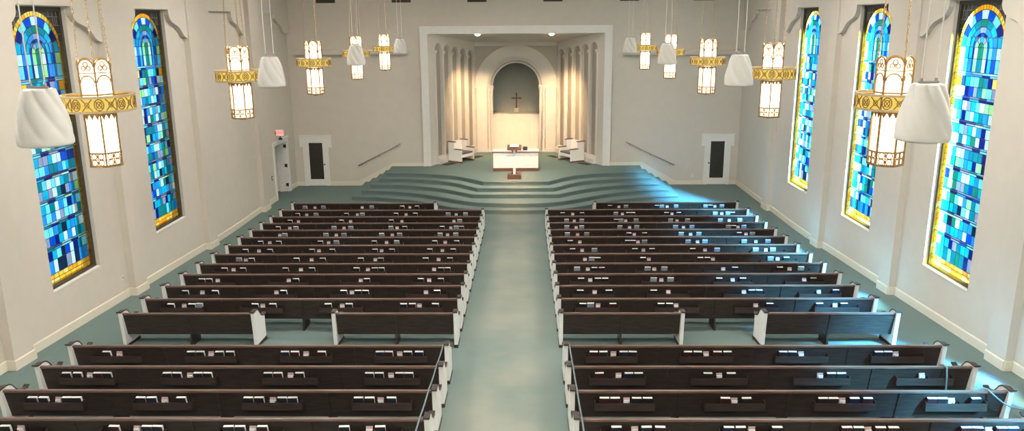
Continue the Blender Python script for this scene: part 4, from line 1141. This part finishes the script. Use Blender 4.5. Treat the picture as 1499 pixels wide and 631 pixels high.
# ------------------------------------------------------------------ white bell-shaped pendants
def make_pendant():
    t = empty('hanging_pendant'); H = 0.535; n = 60
    prof = [(0.262,0.0),(0.277,0.012),(0.280,0.04),(0.272,0.11),(0.258,0.19),(0.240,0.27),(0.219,0.35),(0.194,0.43),(0.168,0.495),(0.154,0.525),(0.138,0.535)]
    fine = [prof[0]]
    for a_, c_ in zip(prof[:-1], prof[1:]):
        for q_ in (1, 2, 3): fine.append((a_[0]+(c_[0]-a_[0])*q_/3, a_[1]+(c_[1]-a_[1])*q_/3))
    prof = fine; n = 84
    b = MB(); vs = []; fs = []
    for i, (r, z) in enumerate(prof):
        r *= 0.875
        for k in range(n):
            a = 2*PI*k/n; tw = z*2.6
            amp = 0.030*min(1, max(0, (z-0.02)/0.12))*(1 if z < 0.53 else 0.3)
            rr = r+amp*(abs(math.sin(3.5*(a+tw)))**0.6-0.6)
            vs.append((rr*math.cos(a), rr*math.sin(a), z))
    for i in range(len(prof)-1):
        for k in range(n): fs.append((i*n+k, i*n+(k+1)%n, (i+1)*n+(k+1)%n, (i+1)*n+k))
    fs.append(tuple((len(prof)-1)*n+k for k in range(n)))
    b.add(vs, fs); b.build('shell', M['shell'], t, smooth=True)
    b = MB(); b.lathe([(0.001,-0.012),(0.17,-0.012),(0.198,-0.004),(0.203,0.010),(0.200,0.03)], 40, cap=False); b.build('bottom_panel', M['shell'], t, smooth=True)
    b = MB(); b.box(-0.10,0.10,-0.012,0.012,0.536,0.556)
    for s in (-1, 1): b.lathe([(0.014,0.556),(0.014,0.585),(0.006,0.59)], 8, 0, (s*0.075,0,0))
    tag(b.build('bracket', M['steel'], t), 'grey metal bracket')
    for s in (-1, 1):
        b = MB(); b.tube([(s*0.075,0,0.58),(s*0.075,0,ZC-PZ-0.02)], 0.007, 6); b.build('cable', M['wire'], t)
    b = MB(); b.box(-0.12,0.12,-0.03,0.03,ZC-PZ-0.03,ZC-PZ); b.build('ceiling_plate', M['wire'], t)
    return t
PZ = 6.03
PN = [('left',-4.6,7.40),('left',-4.6,14.33),('left',-4.6,21.70),('left',-4.6,29.53),('right',3.78,7.46),('right',3.78,14.03),('right',3.78,21.16),('right',3.78,28.65)]
PT = ['nearest the balcony','second from the balcony','third from the balcony','nearest the chancel']
pp = None
for i, (side, x, y) in enumerate(PN):
    if pp is None: pp = make_pendant(); t = pp
    else: t = copy_tree(pp)
    t.location = (x, y, PZ); t.rotation_euler = (0, 0, 0.15 if side == 'right' else -0.1)
    tag(t, 'white bell-shaped hanging pendant %s, among the %s lanterns' % (PT[i % 4], side), 'pendant', 'white bell-shaped pendants')

# ------------------------------------------------------------------ light
w = bpy.data.worlds.new('sky'); SC.world = w; w.use_nodes = True
bg = w.node_tree.nodes['Background']; bg.inputs['Color'].default_value = (0.90, 0.96, 1.0, 1); bg.inputs['Strength'].default_value = 2.85
def light(name, kind, loc, energy, col, aim=None, **kw):
    l = bpy.data.lights.new(name, kind); l.energy = energy; l.color = col
    for k_, v_ in kw.items(): setattr(l, k_, v_)
    o = bpy.data.objects.new(name, l); COL.objects.link(o); o.location = loc
    if aim is not None:
        d = Vector(aim)-Vector(loc); o.rotation_euler = d.to_track_quat('-Z', 'Y').to_euler()
    return o
sun_dir = Vector((-0.62, 0.95, -1.0))
light('sun', 'SUN', (30,-20,30), 330.0, (0.46, 0.83, 1.0), Vector((30,-20,30))+sun_dir, angle=math.radians(14))
for ix, x in enumerate((-6.6, XC, 5.8)):
    for y, pw_ in ((1.5,300.0),(8.5,300.0),(15.5,245.0),(22.5,200.0),(29.0,130.0)):
        light('ceiling_light', 'AREA', (x, y, ZC-0.02), pw_, (1.0, 0.93, 0.84), (x, y, 0), shape='DISK', size=1.2)
for (x, y, z), s in zip(DLT, (1, -1)):
    light('chancel_spot', 'SPOT', (x, y+0.12, z-0.16), 1650.0, (1.0, 0.64, 0.33), (XC-s*1.95, 38.6, 0.9), spot_size=math.radians(66), spot_blend=0.85, shadow_soft_size=0.06)

light('platform_spot', 'SPOT', (XC, 27.5, ZC-0.05), 4800.0, (1.0, 0.80, 0.58), (XC, 32.6, 0.9), spot_size=math.radians(52), spot_blend=1.0, shadow_soft_size=0.15)
# ------------------------------------------------------------------ colour management
vs_ = SC.view_settings
vs_.view_transform = 'Standard'; vs_.look = 'None'; vs_.gamma = 1.0; vs_.use_curve_mapping = False; vs_.exposure = 0.2
SC.cycles.use_denoising = True
SC.cycles.max_bounces = 8; SC.cycles.diffuse_bounces = 5; SC.cycles.transparent_max_bounces = 12
SC.cycles.sample_clamp_indirect = 6.0
